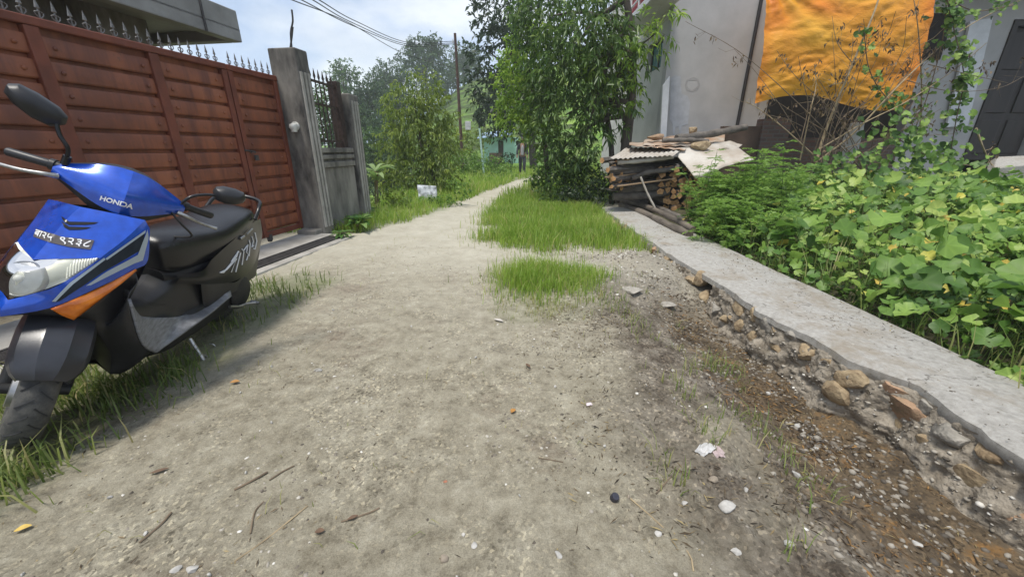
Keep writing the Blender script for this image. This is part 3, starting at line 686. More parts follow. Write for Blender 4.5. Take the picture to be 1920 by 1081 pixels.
bk = [hc(0, .97, -.275), hc(.05, .972, -.28), hc(.09, .985, -.295), hc(.14, 1.008, -.33), hc(.19, 1.03, -.37), hc(.222, 1.04, -.395)]
rr_ = [(-.46, y, z - .02) for x, y, z in topL]
sc('handlebar_shroud', both(join(patch([botL, bk], 12, 5), patch([bk, [(-.43, y, z) for x, y, z in bk]], 12, 4), patch([topL, rr_], 12, 4), patch([rr_, [(-.45, y, z) for x, y, z in bk]], 12, 4))), M_black, 40, steer=True)
lay_text('lettering', 'HONDA', M_white, [(188, 374), (247, 391), (250, 382), (191, 366)], TCOV, cover, .005, .035)
sc('steering_column', tube([(-.36, 0, 1.0), (-.22, 0, .70)], .03, 12), M_dark, 50, steer=True)
for s in (1, -1):
    g0, g1 = Vector((-.405, s * .215, 1.082)), Vector((-.455, s * .345, 1.06))
    sc('grip', join(tube([g0, g0.lerp(g1, .12), g0.lerp(g1, .15), g1, g1 + (g1 - g0) * .04], [.024, .024, .0175, .0175, .014], 14), tube([g0.lerp(g1, -.35), g0], .02, 10)), M_black, 40, steer=True)
    sc('brake_lever', join(tube(catmull([(-.355, s * .20, 1.055), (-.345, s * .235, 1.052), (-.365, s * .30, 1.032), (-.385, s * .375, 1.022)], 12), [.012, .012, .010, .0095, .009, .0085, .008, .0078, .0076, .0076, .0076, .009], 8)), M_steel, 60, steer=True)
    b0 = Vector((-.385, s * .195, 1.125))
    m0 = Vector((-.425, s * .315, 1.285)) if s < 0 else Vector((-.425, .378, 1.205))
    j = Vector((-.41, s * .25, 1.235)) if s < 0 else Vector((-.41, .245, 1.165))
    if s < 0: stem = catmull([b0, b0 + Vector((0, -.006, .05)), (-.40, -.235, 1.215), (-.415, -.255, 1.255)], 12)
    else: stem = catmull([b0 - Vector((0, 0, .045)), b0 + Vector((-.01, .03, .015)), (-.41, .275, 1.172), (-.42, .33, 1.19)], 14)
    # housing: a tapered, faceted shell
    e1 = (Vector((0, -.118, .03)) if s < 0 else Vector((0, .118, .008))).normalized(); e2 = Vector((.12, -e1.z * s * 0, 1)).normalized(); e2 = (e2 - e1 * e2.dot(e1)).normalized(); e3 = e1.cross(e2)
    if e3.x < 0: e3 = -e3
    outl = [(-.088, -.006), (-.080, .022), (-.046, .040), (.02, .046), (.070, .040), (.090, .018), (.084, -.012), (.052, -.034), (-.01, -.050), (-.062, -.044)]
    if s > 0: outl = [(a * .82, b * .95) for a, b in outl]
    secs = [[m0 + e1 * (a * k) + e2 * (b * k) + e3 * d for a, b in outl] for d, k in ((-.028, .94), (-.024, 1.0), (.0, 1.0), (.018, .86), (.032, .55), (.037, .2))]
    mr = sc('mirror', loft(secs), M_black, 35, steer=True, bv=.002)
    sc('mirror_stem', join(tube(stem, .0075, 8), tube([stem[0] - np.array((0, 0, .02)), stem[0] + np.array((0, 0, .018))], .014, 8)), M_blackg, 60, steer=True, parent=mr)
    sc('mirror_glass', ([tuple(m0 + e1 * a * .88 + e2 * b * .88 - e3 * .0295) for a, b in outl], [tuple(range(10))]), M_mirror, None, steer=True, parent=mr)
sc('cable', join(tube(catmull([(-.36, .16, 1.06), (-.31, .22, 1.02), (-.42, .30, .93), (-.55, .26, .85), (-.58, .22, .84)], 16), .005, 6)), M_dark, 60, steer=True)

# --- side stand
f1 = sl_(392, 690, .30); f0 = sl_(356, 634, .17)
sc('side_stand', join(tube([f0, midp(f0, f1, .55)], .012, 10), tube([midp(f0, f1, .5), f1], [.016, .010], 10), tube([midp(f0, f1, .55, (-.01, .012, 0)), midp(f0, f1, .8, (-.05, .02, .0))], .004, 6), tube([np.array(f1) + (.02, 0, .002), np.array(f1) + (-.03, .01, .002)], .012, 8)), M_steel, 50)
ck = sl_(397, 648, .22)
sc('stand_hook', tube([np.array(ck) + (0, .022 * cos(q), .016 * sin(q)) for q in np.linspace(-2.2, 2.2, 12)], .004, 6), M_steel, 60)
# ================================================================ red gate, pillars, railing, house on the left
M_redg = bpy.data.materials.new('red_oxide_paint'); M_redg.use_nodes = True; t = M_redg.node_tree; b = t.nodes['Principled BSDF']; b.inputs['Roughness'].default_value = .55
tcn = N(t, 'ShaderNodeTexCoord'); lk = t.links.new
def _nz(scale, stretch, det=8, rg=.65):
    m_ = N(t, 'ShaderNodeMapping'); m_.inputs['Scale'].default_value = stretch; lk(tcn.outputs['Object'], m_.inputs[0])
    n = N(t, 'ShaderNodeTexNoise'); n.inputs['Scale'].default_value = scale; n.inputs['Detail'].default_value = det; n.inputs['Roughness'].default_value = rg; lk(m_.outputs[0], n.inputs[0]); return n.outputs[0]
_c = ramp(_nz(1.6, (1, 1, .7)), [(.32, (.135, .042, .02)), (.5, (.235, .073, .03)), (.68, (.32, .108, .045))])
_c = mixc(ramp(_nz(9, (1, 1, .10), 6), [(.46, (0, 0, 0)), (.64, (.85, .85, .85))]), _c, (.115, .035, .02))
_c = mixc(ramp(_nz(14, (1, 1, .8), 9, .75), [(.60, (0, 0, 0)), (.70, (.8, .8, .8))]), _c, (.085, .038, .022))
_c = mixc(ramp(_nz(5, (1, 1, .25), 9, .75), [(.62, (0, 0, 0)), (.72, (.7, .7, .7))]), _c, (.42, .17, .085))
lk(_c, b.inputs['Base Color'])
_b = N(t, 'ShaderNodeBump'); _b.inputs['Strength'].default_value = .2; _b.inputs['Distance'].default_value = .01; lk(_nz(6, (1, 1, 1)), _b.inputs['Height']); lk(_b.outputs[0], b.inputs['Normal'])
M_redp = mat('red_oxide_post', (.185, .05, .026), .6, noise=.35, nscale=5, bump=.1, bscale=60)
M_spike = mat('grey_iron', (.22, .21, .20), .5, .4, noise=.4, nscale=30)
def gate_s(u, v):
    p = gpl(u, v, tuple(GP), tuple(GNV)); return float((Vector(p) - GP).dot(GD)), float(p[2])
s1 = gate_s(300, 170)[0]; s2 = gate_s(448, 250)[0]; s0 = gate_s(75, 120)[0]; s3 = gate_s(537, 290)[0]
ZB, ZT = .14, 2.04
NR = 11; RH = (ZT - .05 - ZB - .04) / NR
def bay(sa, sb):
    """pressed sheet: raised boards with dark grooves between"""
    V, Fc = [], []; zs = []
    for k in range(NR):
        z = ZB + .04 + k * RH; zs += [(z, -.018), (z + .024, -.018), (z + .030, .012), (z + .040, .02), (z + RH - .016, .02), (z + RH - .004, .012)]
    zs += [(ZB + .04 + NR * RH, -.012), (ZT + .01, -.012)]
    ss = np.linspace(sa, sb, 14)
    for s in ss:
        for z, n in zs: V.append(gate_pt(s, n + .0035 * sin(s * 7 + z * 9), z))
    k = len(zs)
    for i in range(len(ss) - 1):
        for j in range(k - 1): Fc.append((i * k + j, (i + 1) * k + j, (i + 1) * k + j + 1, i * k + j + 1))
    rv = []
    for r in range(NR):
        z = ZB + .04 + (r + .55) * RH
        for s in (sa + .085, sb - .085):
            c = Vector(gate_pt(s, .02, z)); rv.append(spin([(.017, 0), (.016, .006), (.010, .012), (.0005, .014)], c, GNV, 10))
    return join((V, Fc), *rv)
def gate(name, label, posts, sa, sb):
    g = empty(name, gate_pt((sa + sb) / 2, 0, ZB)); tag(g, label, 'gate')
    ps = sorted(posts)
    for p in ps:
        wd = .045 if p not in (sa, sb) else .032
        bevel(obj('post', *gbox(p - wd, p + wd, -.03, .042, ZB, ZT - .002), M_redp, g), .006)
    for a, c in zip(ps[:-1], ps[1:]): obj('panel', *bay(a + .03, c - .03), M_redg, g, 35)
    bevel(obj('top_rail', *gbox(sa - .03, sb + .03, -.035, .05, ZT, ZT + .06), M_redp, g), .008)
    bevel(obj('bottom_rail', *gbox(sa - .03, sb + .03, -.028, .038, ZB - .03, ZB + .035), M_redp, g), .006)
    n = int((sb - sa) / .098); sp = None
    for k in range(n):
        s = sa + (k + .5) * (sb - sa) / n; c = Vector(gate_pt(s, .005, ZT + .06)); z = Vector((0, 0, 1))
        part = join(tube([c, c + z * .07], .0055, 6), loft([[c + z * h + (GD * cos(q) + GNV * sin(q) * .5) * r for q in np.linspace(0, 2 * pi, 6, endpoint=False)] for h, r in ((.045, .006), (.053, .015), (.062, .006), (.068, .006), (.076, .018), (.086, .015), (.145, .001))]),
                    *[tube([c + z * .01 + GD * sg * .004, c + z * .03 + GD * sg * .024, c + z * .045 + GD * sg * .026, c + z * .052 + GD * sg * .014], .0045, 5) for sg in (1, -1)])
        if n <= 100: obj('spike', *part, M_spike, g, 40)
    return g
g1 = gate('metal_gate', 'wide red sheet metal gate leaf with spikes behind the scooter', [s0 - 2 * (s1 - s0), s0 - (s1 - s0), s0, s1, s2 - .05], s0 - 2 * (s1 - s0), s2 - .05)
g2 = gate('metal_gate', 'narrow red metal gate leaf with a padlock beside the concrete pillar', [s2 + .03, s3], s2 + .03, s3)
sl0, zl0 = gate_s(466, 286)
c = Vector(gate_pt(sl0, .05, zl0)); z = Vector((0, 0, 1))
lk_ = obj('latch', *join(tube([c - GD * .10 + z * .03, c + GD * .05 + z * .012], .011, 8), tube([c - GD * .02, c - GD * .02 + GNV * .03 + z * .02, c + GD * .02 + GNV * .03], .007, 6)), M_iron, g2, 50)
bevel(obj('padlock', *[(lambda P: ([gate_pt(sl0 + .04 + x, .055 + y, zl0 - .055 + zz) for x, y, zz in P[0]], P[1]))(box(-.028, .028, 0, .022, -.035, .03))][0], M_iron, g2), .006)
obj('caster', *join(spin([(.001, -.012), (.035, -.012), (.035, .012), (.001, .012)], gate_pt(s2 + .1, .02, .075), tuple(GNV), 14), gbox(s2 + .075, s2 + .125, .0, .045, .07, ZB)), M_iron, g2, 40)

M_pil = mat('pillar_concrete', (.215, .20, .175), .92, noise=.55, nscale=4.2, col2=(.04, .037, .034), bump=.3, bscale=40, detail=11, stretch=(1, 1, .4))
PL = empty('gate_pillar', gate_pt(.2, .0, 0)); tag(PL, 'tall weathered concrete gate pillar with a small lamp holder on it', 'pillar')
b0 = gbox(0, .25, -.02, .37, -.2, 2.42); sh = obj('shaft', *b0, M_pil, PL); bevel(sh, .018, 3)
obj('moulding', *join(*[gbox(.02 + .072 * k, .062 + .072 * k, .37, .388, .12, 2.15) for k in range(3)]), M_conc, PL)
bevel(obj('foot', *gbox(-.16, .08, .03, .33, -.1, .10), M_concd, PL), .02)
pc = gpl(555, 236, gate_pt(0, 0, 0), tuple(-GD))
pc = Vector(pc)
M_porc = mat('white_porcelain', (.62, .62, .58), .3, noise=.2, nscale=20)
lh = empty('lamp_holder', tuple(pc)); tag(lh, 'small white porcelain lamp holder fixed to the tall gate pillar', 'lamp holder')
obj('base', *spin([(.001, 0), (.055, 0), (.055, .025), (.001, .027)], pc, tuple(-GD), 18), M_porc, lh, 40)
obj('shade', *spin([(.001, 0), (.05, -.01), (.058, -.05), (.042, -.075), (.036, -.105), (.030, -.105), (.001, -.09)], pc - GD * .05 + Vector((0, 0, .03)), (0, 0, 1), 18), M_porc, lh, 50)
for (pp, lab) in (([(548, 100), (545, 62), (549, 40), (547, 18)], 'taller bent steel rod sticking out of the gate pillar top'), ([(543, 100), (547, 70), (549, 50)], 'shorter steel rod sticking out of the gate pillar top')):
    P = [gpl(u, v, gate_pt(.12, 0, 0), tuple(GD)) for u, v in pp]
    tag(obj('steel_rod', *tube(catmull(P, 10), .011, 6), M_iron, None, 60), lab, 'rod')
# low wall with railing, second pillar
W0 = Vector(gate_pt(.26, .31, 0)); WD = Vector((.07, .9975, 0)).normalized(); WN = Vector((WD.y, -WD.x, 0))
def wbox(s0_, s1_, n0, n1, z0, z1):
    V, Fc = box(s0_, s1_, n0, n1, z0, z1); return [tuple(W0 + WD * x + WN * y + Vector((0, 0, z))) for x, y, z in V], Fc
LW = 1.02
fw = empty('boundary_wall', tuple(W0 + WD * .5)); tag(fw, 'low mossy concrete wall between the tall and short pillars', 'wall')
obj('panel', *wbox(0, LW, -.16, 0, -.4, .93), M_concd, fw)
for z0_, z1_ in ((.94, 1.02), (1.06, 1.12), (1.15, 1.22)): bevel(obj('ledge', *wbox(0, LW, -.18, .035, z0_, z1_), M_concd, fw), .008)
obj('core', *wbox(.0, LW, -.15, -.01, .92, 1.2), M_concd, fw)
M_railr = mat('rusty_rail', (.075, .05, .042), .6, .3, noise=.5, nscale=20)
rl = empty('iron_railing', tuple(W0 + WD * .45 + Vector((0, 0, 1.22)))); tag(rl, 'dark rusty iron railing with pointed bars on top of the low wall', 'railing')
for k in range(7):
    s_ = .06 + k * .115; p = W0 + WD * s_ + WN * -.06
    obj('bar', *join(tube([p + z * 1.22, p + z * 2.15], .009, 6), tube([p + z * 2.15, p + z * 2.18, p + z * 2.28], [.009, .018, .002], 6)), M_railr, rl, 50)
for zz in (1.30, 1.80, 2.10): obj('rail', *wbox(0, .84, -.075, -.045, zz, zz + .03), M_railr, rl)
bevel(obj('end_plate', *wbox(.84, .96, -.16, -.02, 1.22, 2.2), M_railr, rl), .006)
P2 = empty('gate_pillar', tuple(W0 + WD * 1.15)); tag(P2, 'shorter weathered concrete pillar at the far end of the low wall', 'pillar')
bevel(obj('shaft', *wbox(LW, LW + .34, -.26, .07, -.5, 2.05), M_pil, P2), .02, 3)
obj('moulding', *join(*[wbox(LW + .05 + .09 * k, LW + .10 + .09 * k, .07, .085, 0, 1.95) for k in range(3)]), M_conc, P2)

# house behind the gate
M_slab = mat('grey_slab', (.33, .325, .305), .9, noise=.4, nscale=1.6, col2=(.20, .195, .18), bump=.2, bscale=40, detail=10)
M_wallb = mat('brown_render', (.115, .075, .055), .9, noise=.35, nscale=3, bump=.2)
LB = empty('concrete_house', gate_pt(-3, -2.5, 0)); tag(LB, 'concrete house with an overhanging flat roof slab behind the red gate', 'house')
N0 = -.62
q0 = gpl(455, 80, gate_pt(0, N0, 0), tuple(GNV)); sE = float((Vector(q0) - GP).dot(GD)); zE = float(q0[2])
q1 = gpl(445, 21, gate_pt(0, N0, 0), tuple(GNV)); hE = float(q1[2]) - zE
bevel(obj('roof_slab', *gbox(sE - 9, sE, N0 - 5, N0, zE + .12, zE + .16), M_slab, LB), .01)
bevel(obj('parapet', *gbox(sE - 9, sE, N0 - .14, N0, zE, zE + hE), M_slab, LB), .012)
bevel(obj('parapet', *gbox(sE - .14, sE, N0 - 5, N0 - .145, zE, zE + hE), M_slab, LB), .012)
obj('beam', *gbox(sE - 9, sE - .65, N0 - .95, N0 - .72, zE - .22, zE + .118), M_concd, LB)
obj('wall', *gbox(sE - 9, sE - .5, N0 - 4.8, N0 - .98, -.2, zE + .118), M_wallb, LB)
pp = [gpl(u, v, gate_pt(0, N0 + .012, 0), tuple(GNV)) for u, v in ((373, -8), (380, 25), (388, 58))]
obj('cable_conduit', *tube(pp, .014, 8), M_iron, LB, 60)
# ================================================================ house on the right
HY = 9.3
M_cem = mat('cement_render', (.46, .45, .44), .9, noise=.28, nscale=1.1, col2=(.36, .352, .342), bump=.15, bscale=30, detail=10)
M_cem_lit = mat('lit_side_render', (.56, .55, .52), .9, noise=.3, nscale=1.3, col2=(.44, .43, .40), bump=.15, bscale=30, detail=10)  # paler copy of the cement render; daylight on the side wall painted in
M_brick = bpy.data.materials.new('old_brick'); M_brick.use_nodes = True
t = M_brick.node_tree; b = t.nodes['Principled BSDF']; b.inputs['Roughness'].default_value = .95
tcn = N(t, 'ShaderNodeTexCoord'); mpn = N(t, 'ShaderNodeMapping'); mpn.inputs['Rotation'].default_value = (R(90), 0, 0)
bk_ = N(t, 'ShaderNodeTexBrick'); bk_.inputs['Scale'].default_value = 1; bk_.inputs['Brick Width'].default_value = .23; bk_.inputs['Row Height'].default_value = .075; bk_.inputs['Mortar Size'].default_value = .012
bk_.inputs['Color1'].default_value = (.17, .10, .08, 1); bk_.inputs['Color2'].default_value = (.11, .075, .065, 1); bk_.inputs['Mortar'].default_value = (.13, .115, .10, 1)
t.links.new(tcn.outputs['Object'], mpn.inputs[0]); t.links.new(mpn.outputs[0], bk_.inputs[0]); t.links.new(bk_.outputs[0], b.inputs['Base Color'])
bpn = N(t, 'ShaderNodeBump'); bpn.inputs['Distance'].default_value = .01; t.links.new(bk_.outputs['Fac'], bpn.inputs['Height']); bpn.invert = True; t.links.new(bpn.outputs[0], b.inputs['Normal'])
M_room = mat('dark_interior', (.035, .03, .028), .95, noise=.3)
M_wood = mat('dark_door_wood', (.04, .031, .027), .55, noise=.4, nscale=6, stretch=(1, 1, .1), bump=.1)
M_wfr = mat('white_paint', (.66, .67, .68), .5, noise=.15, nscale=6)
M_glass = mat('window_glass', (.10, .22, .21), .08, noise=.2, nscale=3)
M_pipe = mat('black_pipe', (.02, .018, .018), .5)
M_redpl = mat('red_panel', (.45, .02, .025), .5, noise=.2)
def hx(u, v, Y=HY): return float(gy(u, v, Y)[0])
def hz(u, v, Y=HY): return float(gy(u, v, Y)[2])
XC = hx(1250, 125); XT0 = hx(1432, 190); XT1 = hx(1700, 200); XD0 = hx(1840, 200); zo = hz(1560, 178)
RH_ = empty('plastered_house', (XC + 3, HY, gh(5, 8.5))); tag(RH_, 'grey plastered house with a dark doorway behind the orange tarpaulin', 'house')
def hb(*a): return box(*a)
ZU = 6.6
zl = hz(1470, 292)
obj('front_wall', *join(hb(XC, XT0 + .1, HY, HY + .22, -.2, ZU), hb(XT0 + .1, XT1 + .1, HY, HY + .22, zo + .06, ZU), hb(XT1 + .1, XD0, HY, HY + .22, -.2, ZU), hb(XD0, XD0 + 1.75, HY, HY + .22, hz(1850, 36), ZU), hb(XD0 + 1.75, XD0 + 7, HY, HY + .22, -.2, ZU)), M_cem, RH_)
obj('plinth', *hb(XT0 + .1, XT1 + .1, HY - .01, HY + .21, -.2, hz(1470, 258)), M_brick, RH_)
wy0 = float(gx(1240, 110, XC)[1]); wy1 = float(gx(1214, 110, XC)[1]); wz0 = float(gx(1215, 138, XC)[2]); wz1 = float(gx(1217, 86, XC)[2])
wy0, wy1 = min(wy0, wy1), max(wy0, wy1)
obj('side_wall', *join(hb(XC, XC + .22, HY + .222, wy0, -.3, ZU), hb(XC, XC + .22, wy1, 15, -.3, ZU), hb(XC, XC + .22, wy0, wy1, -.3, wz0), hb(XC, XC + .22, wy0, wy1, wz1, ZU)), M_cem_lit, RH_)
wn = obj('window', *join(hb(XC + .10, XC + .16, wy0, wy0 + .06, wz0, wz1), hb(XC + .10, XC + .16, wy1 - .06, wy1, wz0, wz1), hb(XC + .10, XC + .16, wy0 + .06, wy1 - .06, wz0, wz0 + .06), hb(XC + .10, XC + .16, wy0 + .06, wy1 - .06, wz1 - .06, wz1), hb(XC + .10, XC + .15, (wy0 + wy1) / 2 - .03, (wy0 + wy1) / 2 + .03, wz0 + .06, wz1 - .06)), M_wood, RH_)
obj('pane', *hb(XC + .12, XC + .135, wy0 + .05, wy1 - .05, wz0 + .05, wz1 - .05), M_glass, wn)
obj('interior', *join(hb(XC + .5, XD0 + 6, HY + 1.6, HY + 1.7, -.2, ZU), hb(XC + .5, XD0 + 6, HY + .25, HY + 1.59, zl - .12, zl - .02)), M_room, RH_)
obj('upper_slab', *hb(XC - .05, XD0 + 7, HY - 1.15, 15, ZU - 2.15, ZU - 1.98) if False else hb(XT0 - .3, XD0 + 7, HY - 1.0, HY - .005, 4.35, 4.52), M_cem, RH_)
# door
zd1 = hz(1850, 38); zd0 = hz(1850, 300)
dr = obj('door', *join(hb(XD0 + .10, XD0 + 1.35, HY + .10, HY + .14, zd0, zd1 - .1), *[hb(XD0 + .2 + .6 * i, XD0 + .66 + .6 * i, HY + .075, HY + .099, zd0 + .15 + .85 * k, zd0 + .85 + .85 * k) for i in range(2) for k in range(3)]), M_wood, RH_); bevel(dr, .01)
obj('door_frame', *join(hb(XD0 + .002, XD0 + .10, HY - .03, HY + .2, zd0, zd1), hb(XD0 + .1, XD0 + 1.74, HY - .03, HY + .2, zd1 - .1, zd1 - .002)), M_wood, RH_)
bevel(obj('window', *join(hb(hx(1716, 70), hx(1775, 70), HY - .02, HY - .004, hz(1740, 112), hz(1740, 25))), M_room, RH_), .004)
obj('door_post', *hb(XD0 + 1.40, XD0 + 1.75, HY - .06, HY + .2, zd0, zd1), M_cem, RH_)
obj('white_jamb', *[(lambda a, c, d, e: ([tuple(p) for p in (a, c, d, e)] + [tuple(np.array(p) + (0, .05, 0)) for p in (a, c, d, e)], [(0, 1, 2, 3), (7, 6, 5, 4), (0, 4, 5, 1), (1, 5, 6, 2), (2, 6, 7, 3), (3, 7, 4, 0)]))(gy(1820, 40, HY - .09), gy(1862, 33, HY - .09), gy(1815, 235, HY - .09), gy(1775, 238, HY - .09))][0], M_wfr, RH_)
# pipes, paint patches and stain on the front wall
pa, pb = gy(1429, -8, HY - .05), gy(1382, 236, HY - .05)
obj('drain_pipe', *tube([pa, pb], .035, 10), M_pipe, RH_, 60)
pa, pb = gy(1452, -8, HY - .03), gy(1422, 190, HY - .03)
obj('pipe', *tube([pa, pb], .018, 8), M_pipe, RH_, 60)
M_patch = mat('white_wash', (.47, .48, .50), .9, noise=.2, nscale=5)
def wall_patch(name, pts, m, n=.004):
    P = [gy(u, v, HY - n) for u, v in pts]; k = len(P); V = [tuple(p) for p in P] + [(p[0], HY + .001, p[2]) for p in P]
    return obj(name, V, [tuple(range(k))] + [(i, (i + 1) % k, k + (i + 1) % k, k + i) for i in range(k)], m, RH_)
wall_patch('white_wash_patch', [(1258, 146), (1266, 141), (1276, 143), (1278, 176), (1289, 179), (1294, 192), (1290, 232), (1278, 236), (1277, 255), (1274, 255), (1273, 236), (1266, 238), (1265, 256), (1262, 256), (1261, 232), (1256, 222)], M_patch)
ps_ = np.array([gy(u, v, HY - .003) for u, v in ((1284, 160), (1287, 149), (1301, 144), (1310, 148), (1313, 160), (1308, 168), (1297, 172), (1287, 168))])
cen_ = ps_.mean(0); k_ = len(ps_); inn = cen_ + (ps_ - cen_) * (.70 + .1 * np.sin(np.arange(k_) * 2.3))[:, None]
obj('damp_stain', list(ps_) + list(inn), [(i, (i + 1) % k_, k_ + (i + 1) % k_, k_ + i) for i in range(k_)], mat('damp_stain', (.385, .375, .365), .9, noise=.2), RH_)
# roof balcony at the corner
bl = obj('balcony', *join(hb(2.72, XC - .003, 8.6, 11.2, 3.95, 4.08)), M_wfr, RH_)
rails = []
for y in np.linspace(8.65, 11.15, 5): rails.append(tube([(2.75, y, 4.08), (2.75, y, 5.1)], .026, 8))
for zz in (4.25, 4.55, 4.85, 5.1): rails.append(tube([(2.75, 8.65, zz), (2.75, 11.15, zz)], .022, 8)); rails.append(tube([(2.75, 11.15, zz), (XC, 11.15, zz)], .022, 8))
obj('railing', *join(*rails), M_wfr, bl, 60)
obj('red_panel', *hb(2.82, 2.86, 8.7, 10.9, 4.12, 5.05), M_redpl, bl)
mp_ = obj('corner_board', *[(lambda P: (P + [tuple(np.array(p) + (0, .06, 0)) for p in P], [(0, 1, 2, 3), (7, 6, 5, 4), (0, 4, 5, 1), (1, 5, 6, 2), (2, 6, 7, 3), (3, 7, 4, 0)]))([tuple(gy(u, v, HY - .3)) for u, v in ((1243, 160), (1256, 142), (1249, 262), (1238, 262))])][0], M_wfr, None); tag(mp_, 'narrow pale board leaning against the corner of the grey house', 'board')

# ---------------------------------------------------------------- orange tarpaulin
M_tarp = bpy.data.materials.new('orange_tarp'); M_tarp.use_nodes = True
t = M_tarp.node_tree; t.nodes.clear(); o_ = N(t, 'ShaderNodeOutputMaterial'); pb_ = N(t, 'ShaderNodeBsdfPrincipled'); tl = N(t, 'ShaderNodeBsdfTranslucent'); ms = N(t, 'ShaderNodeMixShader'); ms.inputs[0].default_value = .25
at_ = N(t, 'ShaderNodeAttribute'); at_.attribute_name = 'tone'; rm = N(t, 'ShaderNodeValToRGB')
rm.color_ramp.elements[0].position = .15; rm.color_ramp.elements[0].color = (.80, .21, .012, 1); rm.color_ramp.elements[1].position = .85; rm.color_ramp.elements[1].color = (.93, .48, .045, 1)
pb_.inputs['Roughness'].default_value = .42
nzz = N(t, 'ShaderNodeTexNoise'); nzz.inputs['Scale'].default_value = 22; nzz.inputs['Detail'].default_value = 6; tcc = N(t, 'ShaderNodeTexCoord'); mq = N(t, 'ShaderNodeMapping'); mq.inputs['Scale'].default_value = (1, 1, 2.2)
bq = N(t, 'ShaderNodeBump'); bq.inputs['Strength'].default_value = .5; bq.inputs['Distance'].default_value = .02
for a_, c_ in ((tcc.outputs['Object'], mq.inputs[0]), (mq.outputs[0], nzz.inputs[0]), (nzz.outputs[0], bq.inputs['Height']), (bq.outputs[0], pb_.inputs['Normal']), (at_.outputs['Fac'], rm.inputs[0]), (rm.outputs[0], pb_.inputs['Base Color']), (rm.outputs[0], tl.inputs[0]), (pb_.outputs[0], ms.inputs[1]), (tl.outputs[0], ms.inputs[2]), (ms.outputs[0], o_.inputs[0])): t.links.new(a_, c_)
TY = 8.25
nu_, nv_ = 110, 90
uu, vv = np.meshgrid(np.linspace(0, 1, nu_), np.linspace(0, 1, nv_), indexing='ij')
tops = catmull([gy(u, v, TY) for u, v in ((1440, -40), (1520, -44), (1600, -36), (1690, -40), (1762, -44))], nu_)
bots = catmull([gy(u, v, TY - .1) for u, v in ((1414, 194), (1470, 180), (1528, 178), (1560, 186), (1600, 198), (1650, 207), (1700, 203))], nu_)
TVv = tops[:, None, :] * (1 - vv[..., None]) + bots[:, None, :] * vv[..., None]
sx = uu * 3.2; sy = vv * 2.6
fold = .035 * np.sin(2.4 * sx + 1.2 * sy + 3 * fbm(sx, sy, 3, 61)) * vv + .010 * np.sin(7 * (sy - .25 * np.abs(sx - 1.5)) + 5 * fbm(sx * 1.5, sy * 1.5, 3, 62)) + .07 * (fbm(sx * 1.2 + sy, sy * 2.2, 3, 63) - .5) + .035 * (1 - np.abs(2 * fbm(sx * 2.5 + sy * 1.5, sy * 4, 2, 65) - 1)) + .02 * (fbm(sx * 9, sy * 13, 3, 64) - .5) + .06 * (uu - .5) ** 2
rad = np.arctan2(sx - .05, sy + .15)
fold = fold + .028 * np.sin(rad * 20) * np.exp(-((sx) ** 2 + (sy - .2) ** 2) / 1.6)
TVv[..., 1] += fold - .10 * np.sin(np.pi * vv)
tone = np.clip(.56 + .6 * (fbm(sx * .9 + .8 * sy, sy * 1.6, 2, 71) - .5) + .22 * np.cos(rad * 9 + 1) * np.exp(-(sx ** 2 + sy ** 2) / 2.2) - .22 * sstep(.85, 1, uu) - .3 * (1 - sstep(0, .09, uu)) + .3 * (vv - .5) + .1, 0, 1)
ti = np.arange(nu_ * nv_).reshape(nu_, nv_)
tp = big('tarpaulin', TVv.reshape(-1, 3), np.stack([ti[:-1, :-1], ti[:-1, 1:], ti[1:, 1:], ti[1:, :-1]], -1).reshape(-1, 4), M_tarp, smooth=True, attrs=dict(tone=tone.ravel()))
tag(tp, 'large crumpled orange tarpaulin hung across the front of the grey house', 'tarpaulin')
sk = gy(1597, 265, 8.7)
sack = loft([[(sk[0] + .17 * f * cos(a) * (1 + .15 * sin(3 * a + h * 9)), sk[1] + .13 * f * sin(a), sk[2] + h) for a in np.linspace(0, 2 * pi, 16, endpoint=False)] for h, f in ((-.5, .75), (-.3, 1), (-.1, .98), (.1, 1.0), (.22, .92), (.30, .75), (.36, .8), (.37, .5))])
tag(subsurf(obj('sack', *sack, mat('white_sack', (.55, .54, .52), .7, noise=.25, bump=.4, bscale=15), None, 60), 1), 'white plastic sack standing in the dark gap under the orange tarpaulin', 'sack')
for (pts, dz, lab) in (([(1870, 293), (1945, 290), (1950, 312), (1862, 318)], .10, 'upper pale broken slab at the foot of the dark door'), ([(1850, 316), (1950, 306), (1960, 345), (1868, 345)], .09, 'lower pale broken slab behind the pumpkin leaves')):
    P = [gy(u, v, 7.6 - (.5 if v > 305 else 0)) for u, v in pts]
    V = [tuple(p) for p in P] + [tuple(np.array(p) + (0.02, .12, -dz)) for p in P]
    s_ = obj('broken_slab', V, [(0, 1, 2, 3), (7, 6, 5, 4), (0, 4, 5, 1), (1, 5, 6, 2), (2, 6, 7, 3), (3, 7, 4, 0)], M_ctop); bevel(s_, .015); tag(s_, lab, 'slab')

